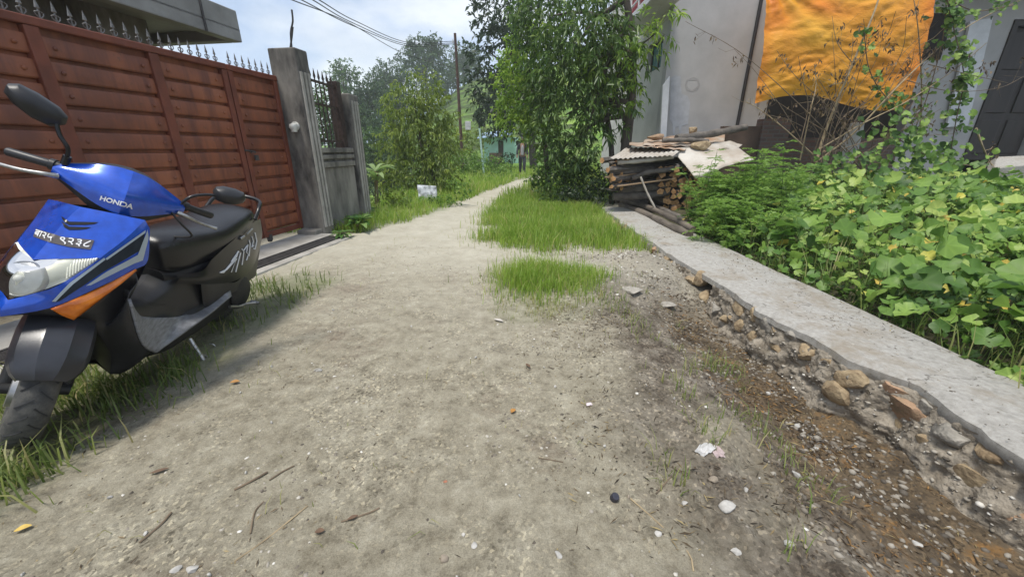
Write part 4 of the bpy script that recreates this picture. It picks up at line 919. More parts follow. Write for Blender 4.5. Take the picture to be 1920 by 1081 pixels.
# ---------------------------------------------------------------- wood pile
M_end = mat('cut_wood', (.60, .36, .17), .8, noise=.5, nscale=14, col2=(.38, .19, .075), bump=.2)
M_bark = mat('grey_bark', (.175, .145, .115), .9, noise=.55, nscale=10, stretch=(1, .25, 1), bump=.5, bscale=30)
M_old = mat('old_timber', (.155, .135, .115), .9, noise=.5, nscale=8, bump=.4, bscale=30)
M_barkp = mat('raw_plank', (.36, .25, .15), .85, noise=.5, nscale=9, col2=(.20, .14, .085), bump=.3, stretch=(.2, 1, 1))
M_rust = mat('rusty_sheet', (.42, .37, .31), .7, .1, noise=.5, nscale=3, col2=(.30, .17, .09), bump=.2, detail=10)
M_zinc = mat('zinc_sheet', (.52, .49, .44), .65, .1, noise=.35, nscale=2.5, col2=(.36, .31, .25), bump=.15)
rg = random.Random(5)
WLAB = 'split orange-brown firewood billet stacked end-on under the sheets'
protos = []
def billet(ln, r, seed):
    q = random.Random(seed); n = 5; an = sorted(q.uniform(0, 2 * pi) for _ in range(n)); an = [2 * pi * i / n + q.uniform(-.35, .35) for i in range(n)]
    rad_ = [r * q.uniform(.7, 1.15) for _ in an]
    secs_ = [[(rad_[i] * cos(a) + q.uniform(-.004, .004), y, rad_[i] * sin(a)) for i, a in enumerate(an)] for y in (-ln / 2, -ln / 6, ln / 6, ln / 2)]
    return loft(secs_)
def two_mat(o, axis=1):
    o.data.materials.append(M_end)
    for p in o.data.polygons:
        if abs(p.normal[axis]) > .8: p.material_index = 1
for k in range(7):
    o = obj('firewood', *billet(.9, .062, 300 + k), M_bark); two_mat(o); protos.append(o)
spots = []
for r in range(8):
    for c_ in range(9):
        u = 1236 + c_ * 10.5 + (5 if r % 2 else 0) + rg.uniform(-2, 2); v = 388 - r * 10.3 + rg.uniform(-2, 2)
        if v < 308 + (1236 + 70 - u) * .0 or u > 1325 - r * 1.0: continue
        spots.append((u, v, 7.35 + rg.uniform(-.09, .09)))
for i, (u, v, Y) in enumerate(spots):
    o = protos[i] if i < len(protos) else protos[i % len(protos)].copy()
    if i >= len(protos): COL.objects.link(o)
    p = gy(u, v, Y); o.location = (p[0], p[1] + .45, p[2]); o.rotation_euler = (rg.uniform(-.05, .05), rg.uniform(0, 6.28), rg.uniform(-.12, .12))
    tag(o, WLAB, 'firewood', 'stacked firewood billets')
# planks and poles sticking out to the left
P2_ = []
for k in range(5):
    o = obj('timber_offcut', *xf(billet(1.5, .05, 400 + k), Matrix.Rotation(R(90), 4, 'Z')), M_old); two_mat(o, 0); P2_.append(o)
sp2 = []
for r in range(7):
    for c_ in range(6): sp2.append((1134 + r * 3 + c_ * 13 + rg.uniform(-9, 9), 306 + r * 7.6 + rg.uniform(-4, 4) + c_ * .6, 7.0 + c_ * .16 + rg.uniform(-.05, .05)))
for i, (u, v, Y) in enumerate(sp2):
    o = P2_[i] if i < len(P2_) else P2_[i % len(P2_)].copy()
    if i >= len(P2_): COL.objects.link(o)
    p = gy(u, v, Y); a = rg.uniform(.35, 1.25); o.location = (p[0] + .75 * cos(a), p[1] + .75 * sin(a), p[2] + rg.uniform(0, .05)); o.rotation_euler = (rg.uniform(0, 6), rg.uniform(-.10, .07), a)
    tag(o, 'dark split timber sticking out at the left end of the wood pile', 'timber', 'timbers at the left end of the wood pile')
for k in range(11):
    ln, wd_ = rg.uniform(.7, 1.3), rg.uniform(.09, .16); u, v = rg.uniform(1136, 1175), 300 + k * 5.6; p = gy(u, v, 7.0 + rg.uniform(0, .3)); a = rg.uniform(.05, .9)
    o = obj('plank', *box(0, ln, -wd_ / 2, wd_ / 2, 0, .022), M_old if k % 3 else M_barkp, None); bevel(o, .004); o.location = p; o.rotation_euler = (rg.uniform(-.3, .3), rg.uniform(-.12, .10), a); tag(o, 'weathered flat plank sticking out of the wood pile under the corrugated sheet', 'plank', 'flat planks in the wood pile')
def pole(name, label, pts, Ys, r, m=M_old, cat='log'):
    P = [gy(u, v, y) for (u, v), y in zip(pts, Ys)]
    P = catmull(P, 14); n = len(P)
    V, Fc = tube(P, [r * (1 + .12 * sin(i * 1.9)) for i in range(n)], 12)
    o = obj(name, V, Fc, m, None, 60); tag(o, label, cat); return o
pole('log', 'long weathered log nearest the lane on the concrete wall top', [(1164, 384), (1205, 398), (1250, 420), (1293, 440)], (8.0, 6.9, 5.7, 4.98), .055, M_bark)
pole('log', 'thinner log lying behind the long log on the wall top', [(1166, 376), (1215, 388), (1268, 412), (1300, 430)], (8.1, 7.2, 5.9, 5.2), .045, M_bark)
pole('log', 'short grey log between the wall top logs and the woodpile', [(1188, 374), (1240, 392), (1285, 412)], (8.2, 7.2, 6.3), .05, M_old)
pole('log', 'thick dark beam at the bottom of the wood pile', [(1150, 368), (1210, 366), (1252, 360)], (7.3, 7.3, 7.4), .07, M_old)
pole('log', 'second dark beam in the base of the wood pile', [(1160, 358), (1215, 352), (1256, 346)], (7.35, 7.35, 7.45), .06, M_old)
pole('log', 'curved dark branch half way up the wood pile', [(1185, 334), (1215, 322), (1250, 318), (1290, 308)], (7.2, 7.2, 7.3, 7.4), .045, M_old)
pole('log', 'pale pole lying right under the corrugated sheet', [(1158, 304), (1210, 300), (1262, 293)], (7.1, 7.1, 7.15), .04, M_zinc)
pole('log', 'thick pole resting across the top of the sheets', [(1268, 259), (1330, 251), (1398, 238)], (7.7, 7.9, 8.2), .065, M_old)
pole('log', 'thin grey pole beneath the thick pole on the sheets', [(1242, 263), (1290, 262), (1328, 264)], (7.6, 7.6, 7.6), .04, M_old)
pole('stick', 'thin pale stick leaning against the front of the wood pile', [(1201, 331), (1214, 362), (1229, 391)], (7.0, 6.95, 6.9), .018, M_zinc, 'stick')
pole('stick', 'yellow bamboo stick leaning behind the wall top logs', [(1277, 415), (1297, 400), (1315, 388)], (5.9, 6.0, 6.1), .02, mat('bamboo', (.42, .30, .10), .6, noise=.3), 'stick')
def sheet(name, label, cor, m, wave=.012, n=60, waves=14, sag=0., cat='sheet'):
    """cor: corners (u, v, Y): far-left, far-right, near-right, near-left"""
    A, B, C_, D = [gy(u, v, y) for u, v, y in cor]; nu2, nv2 = n, 10
    V, Fc = [], []
    for i in range(nu2):
        s = i / (nu2 - 1)
        for j in range(nv2):
            q = j / (nv2 - 1); p = (A * (1 - s) + B * s) * (1 - q) + (D * (1 - s) + C_ * s) * q
            p = p + np.array((0, 0, wave * sin(s * waves * 2 * pi) - sag * 4 * s * (1 - s) + .02 * (fbm(np.array([s * 4.]), np.array([q * 3. + n]), 3, n)[0] - .5) * 2)); V.append(tuple(p))
    for i in range(nu2 - 1):
        for j in range(nv2 - 1): Fc.append((i * nv2 + j, (i + 1) * nv2 + j, (i + 1) * nv2 + j + 1, i * nv2 + j + 1))
    o = solid(obj(name, V, Fc, m, None, 50), .006); tag(o, label, cat); return o
sheet('roofing_sheet', 'corrugated sheet overhanging the left front of the wood pile', [(1172, 279, 8.0), (1290, 272, 8.0), (1262, 292, 7.0), (1143, 297, 7.0)], M_zinc, .011, 90, 13)
sheet('roofing_sheet', 'dark rusty sheet lying over the corrugated sheet', [(1180, 268, 8.4), (1300, 262, 8.5), (1285, 281, 7.4), (1180, 272, 7.4)], M_rust, .006, 50, 6)
sheet('roofing_sheet', 'large pale flat sheet sloping down to the right of the pile', [(1262, 281, 7.5), (1375, 270, 7.9), (1414, 300, 7.0), (1304, 335, 6.85)], M_zinc, .003, 41, 3, -.04)
sheet('roofing_sheet', 'rust stained sheet on top of the pile below the poles', [(1208, 262, 8.6), (1360, 248, 8.7), (1356, 284, 7.6), (1205, 272, 7.5)], M_rust, .008, 55, 7, -.03)
sheet('roofing_sheet', 'small bent pale sheet at the right end of the pile', [(1330, 270, 8.0), (1392, 270, 8.0), (1382, 280, 7.6), (1322, 290, 7.4)], M_zinc, .01, 33, 2, -.05)
for (u, v, Y, r, lab, sd) in ((1316, 273, 7.5, (.20, .14, .10), 'yellowish rock weighing down the roofing sheets', 3), (1228, 257, 7.9, (.22, .14, .09), 'reddish broken stone at the left of the sheets', 4), (1300, 243, 8.3, (.13, .1, .10), 'rusty brown stone behind the thick pole', 5)):
    p = gy(u, v, Y); tag(obj('rock', *rock(p, r, sd, 3), M_stA if sd != 4 else M_stC, None, 35), lab, 'rock')
bw = obj('brick_wall', *join(box(hx(1352, 270, 8.6), hx(1422, 270, 8.6), 8.6, 8.75, .2, hz(1380, 236, 8.6))), M_wallb); tag(bw, 'low brown rendered wall between the wood pile and the brick pier', 'wall')
bp_ = obj('brick_pier', *join(box(hx(1424, 270, 8.55), hx(1475, 270, 8.55), 8.55, 8.8, .2, hz(1440, 222, 8.55))), M_brick); tag(bp_, 'rough dark brick pier below the left edge of the orange tarpaulin', 'pier')
# ================================================================ plants
def leaf_mat(name, cols, trans=.35, rough=.45):
    m = bpy.data.materials.new(name); m.use_nodes = True; t = m.node_tree; t.nodes.clear()
    o = N(t, 'ShaderNodeOutputMaterial'); p = N(t, 'ShaderNodeBsdfPrincipled'); tr = N(t, 'ShaderNodeBsdfTranslucent'); mx_ = N(t, 'ShaderNodeMixShader'); mx_.inputs[0].default_value = trans
    a = N(t, 'ShaderNodeAttribute'); a.attribute_name = 'rnd'; r = N(t, 'ShaderNodeValToRGB'); e = r.color_ramp.elements
    while len(e) < len(cols): e.new(.5)
    for q, (pos, c) in zip(e, cols): q.position = pos; q.color = (*c, 1)
    p.inputs['Roughness'].default_value = rough; p.inputs['Specular IOR Level'].default_value = .4
    hs = N(t, 'ShaderNodeHueSaturation'); hs.inputs['Value'].default_value = 1.25
    for x, y in ((a.outputs['Fac'], r.inputs[0]), (r.outputs[0], p.inputs['Base Color']), (r.outputs[0], hs.inputs['Color']), (hs.outputs[0], tr.inputs[0]), (p.outputs[0], mx_.inputs[1]), (tr.outputs[0], mx_.inputs[2]), (mx_.outputs[0], o.inputs[0])): t.links.new(x, y)
    return m
def nrm(a): return a / np.maximum(np.linalg.norm(a, axis=-1, keepdims=True), 1e-9)
def kites(C, D, L, W, rng, fold=.25, droop=.0):
    """folded leaf blades: base C, direction D"""
    n = len(C); L = np.broadcast_to(L, (n,)).reshape(-1, 1); W = np.broadcast_to(W, (n,)).reshape(-1, 1)
    ref = nrm(rng.normal(size=(n, 3)) * .5 + np.array([0, 0, 1.])); Sd = nrm(np.cross(D, ref)); Nn = nrm(np.cross(Sd, D))
    g = np.array([0, 0, -1.]) * droop * L
    l = C + D * L * .45 + Sd * W * .5 + Nn * W * fold + g * .25; r_ = C + D * L * .45 - Sd * W * .5 + Nn * W * fold + g * .25; tip = C + D * L + g
    V = np.stack([C, l, tip, r_], 1).reshape(-1, 3); b = np.arange(n) * 4
    Fc = np.stack([np.stack([b, b + 1, b + 2], 1), np.stack([b, b + 2, b + 3], 1)], 1).reshape(-1, 3)
    return V, Fc
def crown(blobs, dens, L, W, seed, lpt=9, twl=None, droop=.2, shell=.45, hang=0., gap=.5, wood=True):
    """leaf clumps on twigs through a set of ellipsoids (cx, cy, cz, rx, ry, rz)"""
    rng = np.random.default_rng(seed); Cs, Ds, Ls = [], [], []; twl = twl or L * 2.2; tw = []
    for k, bl in enumerate(blobs):
        c = np.array(bl[:3]); r = np.array(bl[3:6]); n = int(dens * (r[0] * r[2] + r[0] * r[1]) / (L * twl) )
        d = nrm(rng.normal(size=(n, 3))); q = (shell + (1 - shell) * rng.random(n) ** .6)[:, None]
        lump = 1 + .32 * (fbm(d[:, 0] * 2.2 + k * 5, d[:, 1] * 2.2 + d[:, 2] * 3, 3, seed + k) - .5)[:, None] * 2
        p = c + d * r * q * lump
        keep = fbm(p[:, 0] / (r[0] * .42) + 11, (p[:, 1] * .6 + p[:, 2]) / (r[2] * .42), 3, seed + 3 * k) > gap * .62 + .1 * rng.random(n)
        p = p[keep]; d = d[keep]; td = nrm(d * np.array([1, 1, .6]) + rng.normal(size=d.shape) * .55 + np.array([0, 0, -hang]))
        tw.append((p, td))
        s = rng.random((len(p), lpt)); lp = p[:, None, :] + td[:, None, :] * (s * twl)[..., None]
        lp[..., 2] -= droop * .4 * twl * s ** 2
        ld = nrm(td[:, None, :] * .7 + rng.normal(size=lp.shape) * .75 + np.array([0, 0, -droop - hang]))
        Cs.append(lp.reshape(-1, 3)); Ds.append(ld.reshape(-1, 3))
        tone = rng.random(len(p))[:, None] * .5 + rng.random((len(p), lpt)) * .5
        Ls.append(tone.reshape(-1))
    C = np.concatenate(Cs); D = np.concatenate(Ds); tn = np.concatenate(Ls); m = len(C)
    sz = rng.uniform(.7, 1.2, m)
    V, Fc = kites(C, D, L * sz, W * sz, rng, droop=droop)
    return V, Fc, np.repeat(tn, 2), tw
def twigs(tw, twl, r, every=3):
    V, Fc = [], []; b = 0
    P = np.concatenate([a[::every] for a, _ in tw]); D = np.concatenate([d[::every] for _, d in tw]); n = len(P)
    s = nrm(np.cross(D, np.array([.3, .2, 1.]))); u = np.cross(s, D)
    A = P - D * twl * .6; B = P + D * twl
    ring = [s * r, -s * r * .5 + u * r * .87, -s * r * .5 - u * r * .87]
    V = np.stack([A + q for q in ring] + [B + q * .4 for q in ring], 1).reshape(-1, 3); b = np.arange(n)[:, None] * 6
    Fc = np.concatenate([b + np.array(q) for q in ((0, 1, 4, 3), (1, 2, 5, 4), (2, 0, 3, 5))])
    return V, Fc
M_bk = mat('tree_bark', (.12, .10, .08), .95, noise=.5, nscale=6, stretch=(1, 1, .25), bump=.6, bscale=30)
def blob(u, v, Y, r, ky=1., kz=1., kx=1.):
    p = gy(u, v, Y); s = float(np.linalg.norm(p - CAMP) / np.linalg.norm(ray(u, v))) / FPX; return (*p, r * s * kx, r * s * ky, r * s * kz)
def tree(name, label, cat, blobs, m, dens, L, W, seed, trunk=None, tr=.08, group=None, limb=True, twig=True, **kw):
    base = trunk[0] if trunk else (blobs[0][0], blobs[0][1], gh(blobs[0][0], blobs[0][1]))
    T = empty(name, tuple(base)); tag(T, label, cat, group)
    V, Fc, tn, tw = crown(blobs, dens, L, W, seed, **kw)
    big('crown', V, Fc, m, T, attrs=dict(rnd=tn))
    parts = []
    if trunk:
        P = catmull(trunk, 16); parts.append(tube(P, list(np.linspace(tr, tr * .45, 16)), 10))
        if limb:
            for i, b_ in enumerate(blobs):
                a = np.array(P[min(15, 5 + (i * 3) % 10)]); c = np.array(b_[:3]); mid = (a + c) / 2 + np.array((0, 0, .12 * np.linalg.norm(c - a)))
                parts.append(tube(catmull([a, mid, c], 8), list(np.linspace(tr * .5, tr * .12, 8)), 6))
    if parts:
        pv, pf = join(*parts); obj('trunk', pv, pf, M_bk, T, 60)
    if twig:
        twv, twf = twigs(tw, kw.get('twl') or L * 2.2, max(.003, L * .02)); big('twigs', twv, twf, M_bk, T)
    return T
LM_mango = leaf_mat('mango_leaf', [(0, (.028, .055, .014)), (.4, (.07, .135, .03)), (.75, (.14, .225, .05)), (1, (.27, .34, .11))], .36, .36)
LM_light = leaf_mat('light_leaf', [(0, (.09, .17, .022)), (.5, (.20, .33, .04)), (1, (.36, .46, .08))], .45)
LM_yel = leaf_mat('yellow_green_leaf', [(0, (.075, .115, .02)), (.5, (.165, .235, .038)), (1, (.32, .38, .075))], .44)
LM_dark = leaf_mat('dark_leaf', [(0, (.012, .025, .010)), (.5, (.024, .05, .018)), (1, (.055, .09, .035))], .25)
LM_far = leaf_mat('far_leaf', [(0, (.025, .05, .022)), (.5, (.055, .10, .04)), (1, (.12, .18, .07))], .3, .7)
LM_mid = leaf_mat('mid_leaf', [(0, (.035, .075, .025)), (.5, (.08, .15, .045)), (1, (.16, .24, .075))], .35, .6)
LM_bush = leaf_mat('bush_leaf', [(0, (.04, .10, .018)), (.5, (.12, .23, .036)), (1, (.25, .38, .07))], .40)
LM_grass = leaf_mat('grass_blade', [(0, (.08, .13, .018)), (.4, (.18, .30, .034)), (.8, (.30, .43, .065)), (.93, (.42, .45, .14)), (1, (.46, .40, .17))], .5, .5)
LM_grassd = leaf_mat('grass_blade_left', [(0, (.05, .08, .018)), (.5, (.12, .18, .04)), (.8, (.23, .28, .08)), (.93, (.38, .36, .15)), (1, (.42, .36, .18))], .45, .5)

def gp3(u, v, Y): return tuple(gy(u, v, Y))
def onground(u, Y):
    x = (u - 960) / FPX * Y / 1.0; x = gy(u, 380, Y)[0]; return (float(x), Y, gh(x, Y) - .05)
# the large drooping tree before the house
tree('leafy_tree', 'big leafy tree with long drooping leaves in front of the grey house', 'tree',
     [blob(1060, 40, 9.3, 105), blob(1110, 55, 9.2, 85), blob(1095, 130, 9.1, 95), blob(1052, 130, 9.6, 62), blob(1060, 215, 9.2, 75), blob(1130, 190, 9.0, 60), blob(1095, 265, 8.9, 55), blob(1052, 280, 9.2, 40), blob(1150, 110, 8.8, 55), blob(1030, 30, 9.8, 62)],
     LM_mango, 4.3, .155, .045, 21, trunk=[onground(1168, 9.0), gp3(1174, 270, 9.0), gp3(1184, 180, 9.0), gp3(1185, 90, 9.0), gp3(1170, -40, 9.1)], tr=.13, lpt=9, twl=.27, droop=.35, hang=.15, gap=.60, shell=.3)
tree('leafy_tree', 'slender second stem tree close to the big drooping tree', 'tree', [blob(1120, 120, 9.0, 40), blob(1165, 175, 8.9, 35), blob(1238, 55, 8.5, 38, kz=.9), blob(1185, 105, 8.5, 34)],
     LM_light, 5, .14, .035, 22, trunk=[onground(1148, 9.1), gp3(1146, 270, 9.1), gp3(1134, 200, 9.2), gp3(1122, 120, 9.3)], tr=.07, lpt=8, twl=.26, droop=.4, hang=.2)
tree('leafy_tree', 'bright light green tree at the left of the drooping tree', 'tree',
     [blob(985, 125, 10.4, 48), blob(962, 165, 10.2, 38), blob(1000, 190, 10.2, 50), blob(965, 215, 10.3, 32), blob(1016, 235, 10, 30), blob(1005, 80, 10.5, 40)],
     LM_light, 5.2, .11, .05, 23, trunk=[onground(1030, 10.5), gp3(1020, 260, 10.4), gp3(1000, 180, 10.4), gp3(990, 120, 10.4)], tr=.07, lpt=9, twl=.24, droop=.2, gap=.5)
tree('dark_tree', 'tall dark tree rising behind the light green tree', 'tree',
     [blob(950, 20, 24, 55), blob(915, 95, 24, 42), blob(950, 100, 24, 50), blob(918, 165, 24, 42), blob(950, 180, 24, 48), blob(925, 215, 24, 34), blob(985, 40, 25, 60), blob(960, 235, 24, 30)],
     LM_dark, 4.2, .30, .13, 24, trunk=[onground(1000, 25), gp3(990, 200, 24.8), gp3(955, 80, 24.5)], tr=.25, lpt=9, twl=.6, gap=.5)
tree('shrubby_tree', 'thin yellow-green tree left of the lane before the rusty pole', 'tree',
     [blob(785, 175, 11.6, 42), blob(755, 205, 11.4, 36), blob(815, 215, 11.6, 38), blob(775, 250, 11.3, 46), blob(738, 262, 11.4, 28), blob(828, 280, 11.5, 36), blob(775, 315, 11.2, 45), blob(740, 325, 11.3, 28), blob(825, 330, 11.2, 36), blob(800, 365, 10.8, 26)],
     LM_yel, 6.2, .13, .038, 25, trunk=[onground(820, 11.4), gp3(812, 330, 11.4), gp3(790, 270, 11.5), gp3(776, 180, 11.6)], tr=.05, lpt=9, twl=.28, droop=.4, hang=.2, gap=.44, shell=.2)
FARS = [  # name, label, blobs (u, v, r), Y, material, density, leaf
 ('far_tree', 'dark tree crowning the hill right beside the top of the rusty pole', [(795, 100, 26), (768, 112, 17), (826, 100, 15), (800, 130, 34), (780, 80, 12), (812, 82, 14)], 75, LM_far, 3.4),
 ('far_tree', 'airy pale tree standing alone above the iron railing', [(640, 128, 16), (630, 145, 13), (655, 138, 14), (640, 160, 20), (655, 170, 18)], 62, LM_mid, 2.6),
 ('far_tree', 'far tree on the skyline left of the hill top', [(730, 140, 24), (712, 155, 18), (748, 150, 18), (725, 175, 28)], 66, LM_far, 3.4),
 ('far_tree', 'dark dense tree on the slope above the thin yellow-green tree', [(690, 175, 28), (672, 195, 24), (712, 190, 28), (690, 220, 34)], 50, LM_far, 3.6),
 ('far_tree', 'dark green tree behind the end of the boundary wall', [(675, 230, 24), (660, 215, 20), (665, 260, 26), (700, 240, 22)], 38, LM_far, 3.6),
 ('far_tree', 'rounded blue-green tree low in the valley beyond the boundary wall', [(700, 270, 28), (685, 290, 24), (715, 300, 28), (735, 270, 24)], 27, LM_mid, 3.8),
 ('far_tree', 'leafy tree seen through the bars of the iron railing', [(605, 190, 26), (625, 215, 26), (600, 240, 26), (630, 255, 24), (655, 290, 24)], 24, LM_mid, 3.6),
 ('far_tree', 'dark hill tree between the pole and the tall dark tree', [(868, 110, 22), (885, 130, 22), (858, 128, 16), (885, 100, 16)], 95, LM_far, 3.4),
 ('far_tree', 'dark tree on the upper slope above the terraces', [(835, 150, 22), (850, 140, 16), (815, 165, 22)], 85, LM_far, 3.4),
 ('far_tree', 'bushy tree on the valley side under the skyline trees', [(735, 205, 26), (755, 185, 24), (740, 235, 26)], 45, LM_far, 3.6),
 ('far_tree', 'dark low tree in the valley right behind the thin yellow-green tree', [(740, 320, 26), (720, 330, 24), (700, 335, 22)], 22, LM_far, 3.8),
]
for k, (nm, lb, bl, Y, m_, dn) in enumerate(FARS):
    B = [blob(u, v, Y, r * 1.12) for u, v, r in bl]; zl_ = min(b_[2] - b_[5] for b_ in B); g_ = gh(B[0][0], Y)
    Lf = max(.16, Y * .0058)
    tree(nm, lb, 'tree', B, m_, dn * 1.7, Lf, Lf * .5, 60 + k, trunk=[(B[0][0], Y, min(g_, zl_) - .3), (B[0][0], Y, B[0][2])], tr=.0035 * Y + .05, twig=False, lpt=8, twl=Lf * 2, gap=.34, shell=.15)
BUSH = [
 ('bush', 'bright bush at the foot of the rusty pole', [(850, 315, 26), (880, 305, 22)], 17.5, LM_bush),
 ('bush', 'yellowish bush on the slope behind the rusty pole', [(850, 260, 26), (880, 265, 22), (840, 285, 22), (905, 255, 14)], 26, LM_yel),
 ('bush', 'light green bush before the teal hut', [(905, 310, 24), (930, 312, 20), (885, 322, 16)], 20, LM_bush),
 ('bush', 'dark bush at the left of the teal hut door', [(950, 298, 12), (935, 302, 10)], 23, LM_dark),
 ('bush', 'leafy bush hanging over the lane beside the walking person', [(1030, 300, 28), (1012, 340, 20), (1035, 330, 32)], 10.6, LM_bush),
 ('bush', 'dark bush under the big drooping tree', [(1070, 320, 42), (1045, 345, 32), (1100, 335, 38)], 9.0, LM_mango),
 ('bush', 'low dark bush next to the end of the concrete wall', [(1110, 362, 32), (1075, 370, 24), (1140, 345, 22)], 8.4, LM_dark),
 ('bush', 'bright weeds around the white sheet on the verge', [(775, 385, 22), (800, 388, 18), (755, 395, 16), (840, 372, 16), (860, 355, 18)], 8.8, LM_bush),
 ('bush', 'weedy bush behind the boundary wall end', [(720, 385, 22), (745, 370, 18), (700, 400, 16)], 8.2, LM_yel),
 ('bush', 'low tangle of weeds beside the narrow far end of the lane', [(935, 330, 16), (915, 335, 14), (955, 322, 12)], 17, LM_bush),
]
for k, (nm, lb, bl, Y, m_) in enumerate(BUSH):
    B = [blob(u, v, Y, r) for u, v, r in bl]; Lf = max(.075, Y * .0062)
    tree(nm, lb, 'bush', B, m_, 4.2, Lf, Lf * .5, 160 + k, twig=False, lpt=8, twl=Lf * 2, gap=.40, shell=.2, droop=.15)

# ---------------------------------------------------------------- grass
def blades(name, label, P, h, w_, m, seed, lean=.5, yl=0.):
    rng = np.random.default_rng(seed); n = len(P); h = h * rng.uniform(.3, 1.35, n) * (.55 + .9 * fbm(P[:, 0] * 3, P[:, 1] * 3, 3, seed + 3))
    a = rng.uniform(0, 2 * pi, n); d = np.stack([np.cos(a), np.sin(a), 0 * a], 1); s = np.stack([-np.sin(a), np.cos(a), 0 * a], 1)
    ln = (lean * rng.random(n) ** 1.1 * h)[:, None]; z = np.array([0, 0, 1.]); W = (w_ * rng.uniform(.6, 1.3, n))[:, None]; H = h[:, None]
    m1 = P + d * ln * .3 + z * H * .55; tp_ = P + d * ln * 1.15 + z * H * (1 - .35 * lean * rng.random(n)[:, None])
    V = np.stack([P - s * W, P + s * W, m1 - s * W * .8, m1 + s * W * .8, tp_], 1).reshape(-1, 3); b_ = np.arange(n)[:, None] * 5
    Fc = np.stack([b_ + np.array(q) for q in ((0, 1, 3), (0, 3, 2), (2, 3, 4))], 1).reshape(-1, 3)
    pn = fbm(P[:, 0] * 1.5, P[:, 1] * 1.5, 3, seed)
    tn = np.clip(.15 + .5 * pn + .45 * rng.random(n) + yl, 0, 1); tn = np.where(rng.random(n) < .10, rng.uniform(.9, 1, n), np.minimum(tn, .9))
    o = big(name, V, Fc, m, attrs=dict(rnd=np.repeat(tn, 3))); tag(o, label, 'grass', kind='stuff'); return o
def jitter(P, s, seed, keep=None):
    rng = np.random.default_rng(seed); P = P.copy(); P[:, :2] += rng.normal(0, s, (len(P), 2))
    if keep is not None: P = P[keep(P[:, 0], P[:, 1])]
    P[:, 2] = gnd_h(P[:, 0], P[:, 1]) - .005; return P
def scatter(n, x0, x1, y0, y1, fn, seed, pw=1.):
    rng = np.random.default_rng(seed); X = rng.uniform(x0, x1, n); Y = y0 + (y1 - y0) * rng.random(n) ** pw
    k = rng.random(n) < fn(X, Y); X, Y = X[k], Y[k]; return np.stack([X, Y, gnd_h(X, Y) - .005], 1)
_in = lambda x, y: x < 1.74
_gm = scatter(46000, -.8, 1.75, 4.5, 9.5, lambda x, y: grass_mask(x, y) * (.25 + .75 * (fbm(x * 3, y * 3, 3, 40) > .45)), 41, 1.2)
blades('grass', 'bright grass between the lane and the low stone wall', jitter(_gm, .11, 141, _in), .20, .0042, LM_grass, 42, .75)
blades('grass', 'thin ragged grass fringing the bright grass patch', jitter(_gm[::5], .26, 142, _in), .12, .003, LM_grassd, 143, 1., .12)
_gt = scatter(15000, -.45, 1.1, 2.9, 4.3, lambda x, y: grass_mask(x, y) ** 1.5 * (x < .95) * (.4 + .6 * (fbm(x * 4, y * 4, 3, 44) > .4)), 43)
blades('grass', 'dense tuft of green grass in the middle of the dirt', jitter(_gt, .08, 144), .155, .0028, LM_grass, 44, .8)
blades('grass', 'thin ragged grass fringing the middle tuft', jitter(_gt[::5], .22, 145, _in), .09, .0024, LM_grassd, 146, 1., .15)
blades('grass', 'sparse grass on the bare dirt before the green tuft', scatter(3500, -.35, .8, 2.3, 3.2, lambda x, y: .8 * (1 - sstep(.5, 1.1, np.sqrt(((x - .28) / .48) ** 2 + ((y - 2.78) / .28) ** 2))) * (fbm(x * 5, y * 5, 3, 45) > .45), 45), .07, .002, LM_grassd, 46, .9, .25)
_gs = scatter(26000, -3.0, -1.45, .35, 3.7, lambda x, y: grass_mask(x, y) * (.12 + .88 * (fbm(x * 3.5, y * 3.5, 3, 47) > .47)) * (1 - .82 * sstep(1.5, 2.2, y)) * (1 - sstep(-2.62, -2.8, x)), 47)
blades('grass', 'green grass around the scooter wheels', jitter(_gs, .05, 147), .15, .0036, LM_grassd, 48, 1.1)
blades('grass', 'thin dry grass spreading from the scooter onto the lane', jitter(_gs[::14], .22, 148), .08, .0026, LM_grassd, 149, 1.1, .2)
blades('grass', 'verge grass along the left edge of the lane', scatter(60000, -5.5, 1.2, 5.8, 16, lambda x, y: (sstep(lane(y)[0] + .05, lane(y)[0] - .3, x)) * (x < lane(y)[0]) * (.4 + .6 * (fbm(x * 2.5, y * 2.5, 3, 49) > .42)), 49, 1.3), .19, .0055, LM_grass, 50, .8)
blades('grass', 'grass further up the lane beneath the trees', scatter(26000, -6, 9, 9.5, 26, lambda x, y: ((x < lane(y)[0]) | (x > lane(y)[1])) * 1., 51, 1.2), .30, .012, LM_grass, 52, .7)
blades('grass', 'scattered dry blades on the dirt lane', scatter(900, -1.7, 1.2, .6, 6, lambda x, y: .5 * (fbm(x * 2, y * 2, 3, 53) > .5), 53, 1.), .05, .0018, LM_grassd, 54, 1.2, .3)
blades('grass', 'thin weeds along the wet drain edge', scatter(2600, .55, 1.5, .7, 3.2, lambda x, y: .9 * (fbm(x * 3.4, y * 3.4, 3, 55) > .60), 55), .085, .0024, LM_grassd, 56, 1.0, .12)

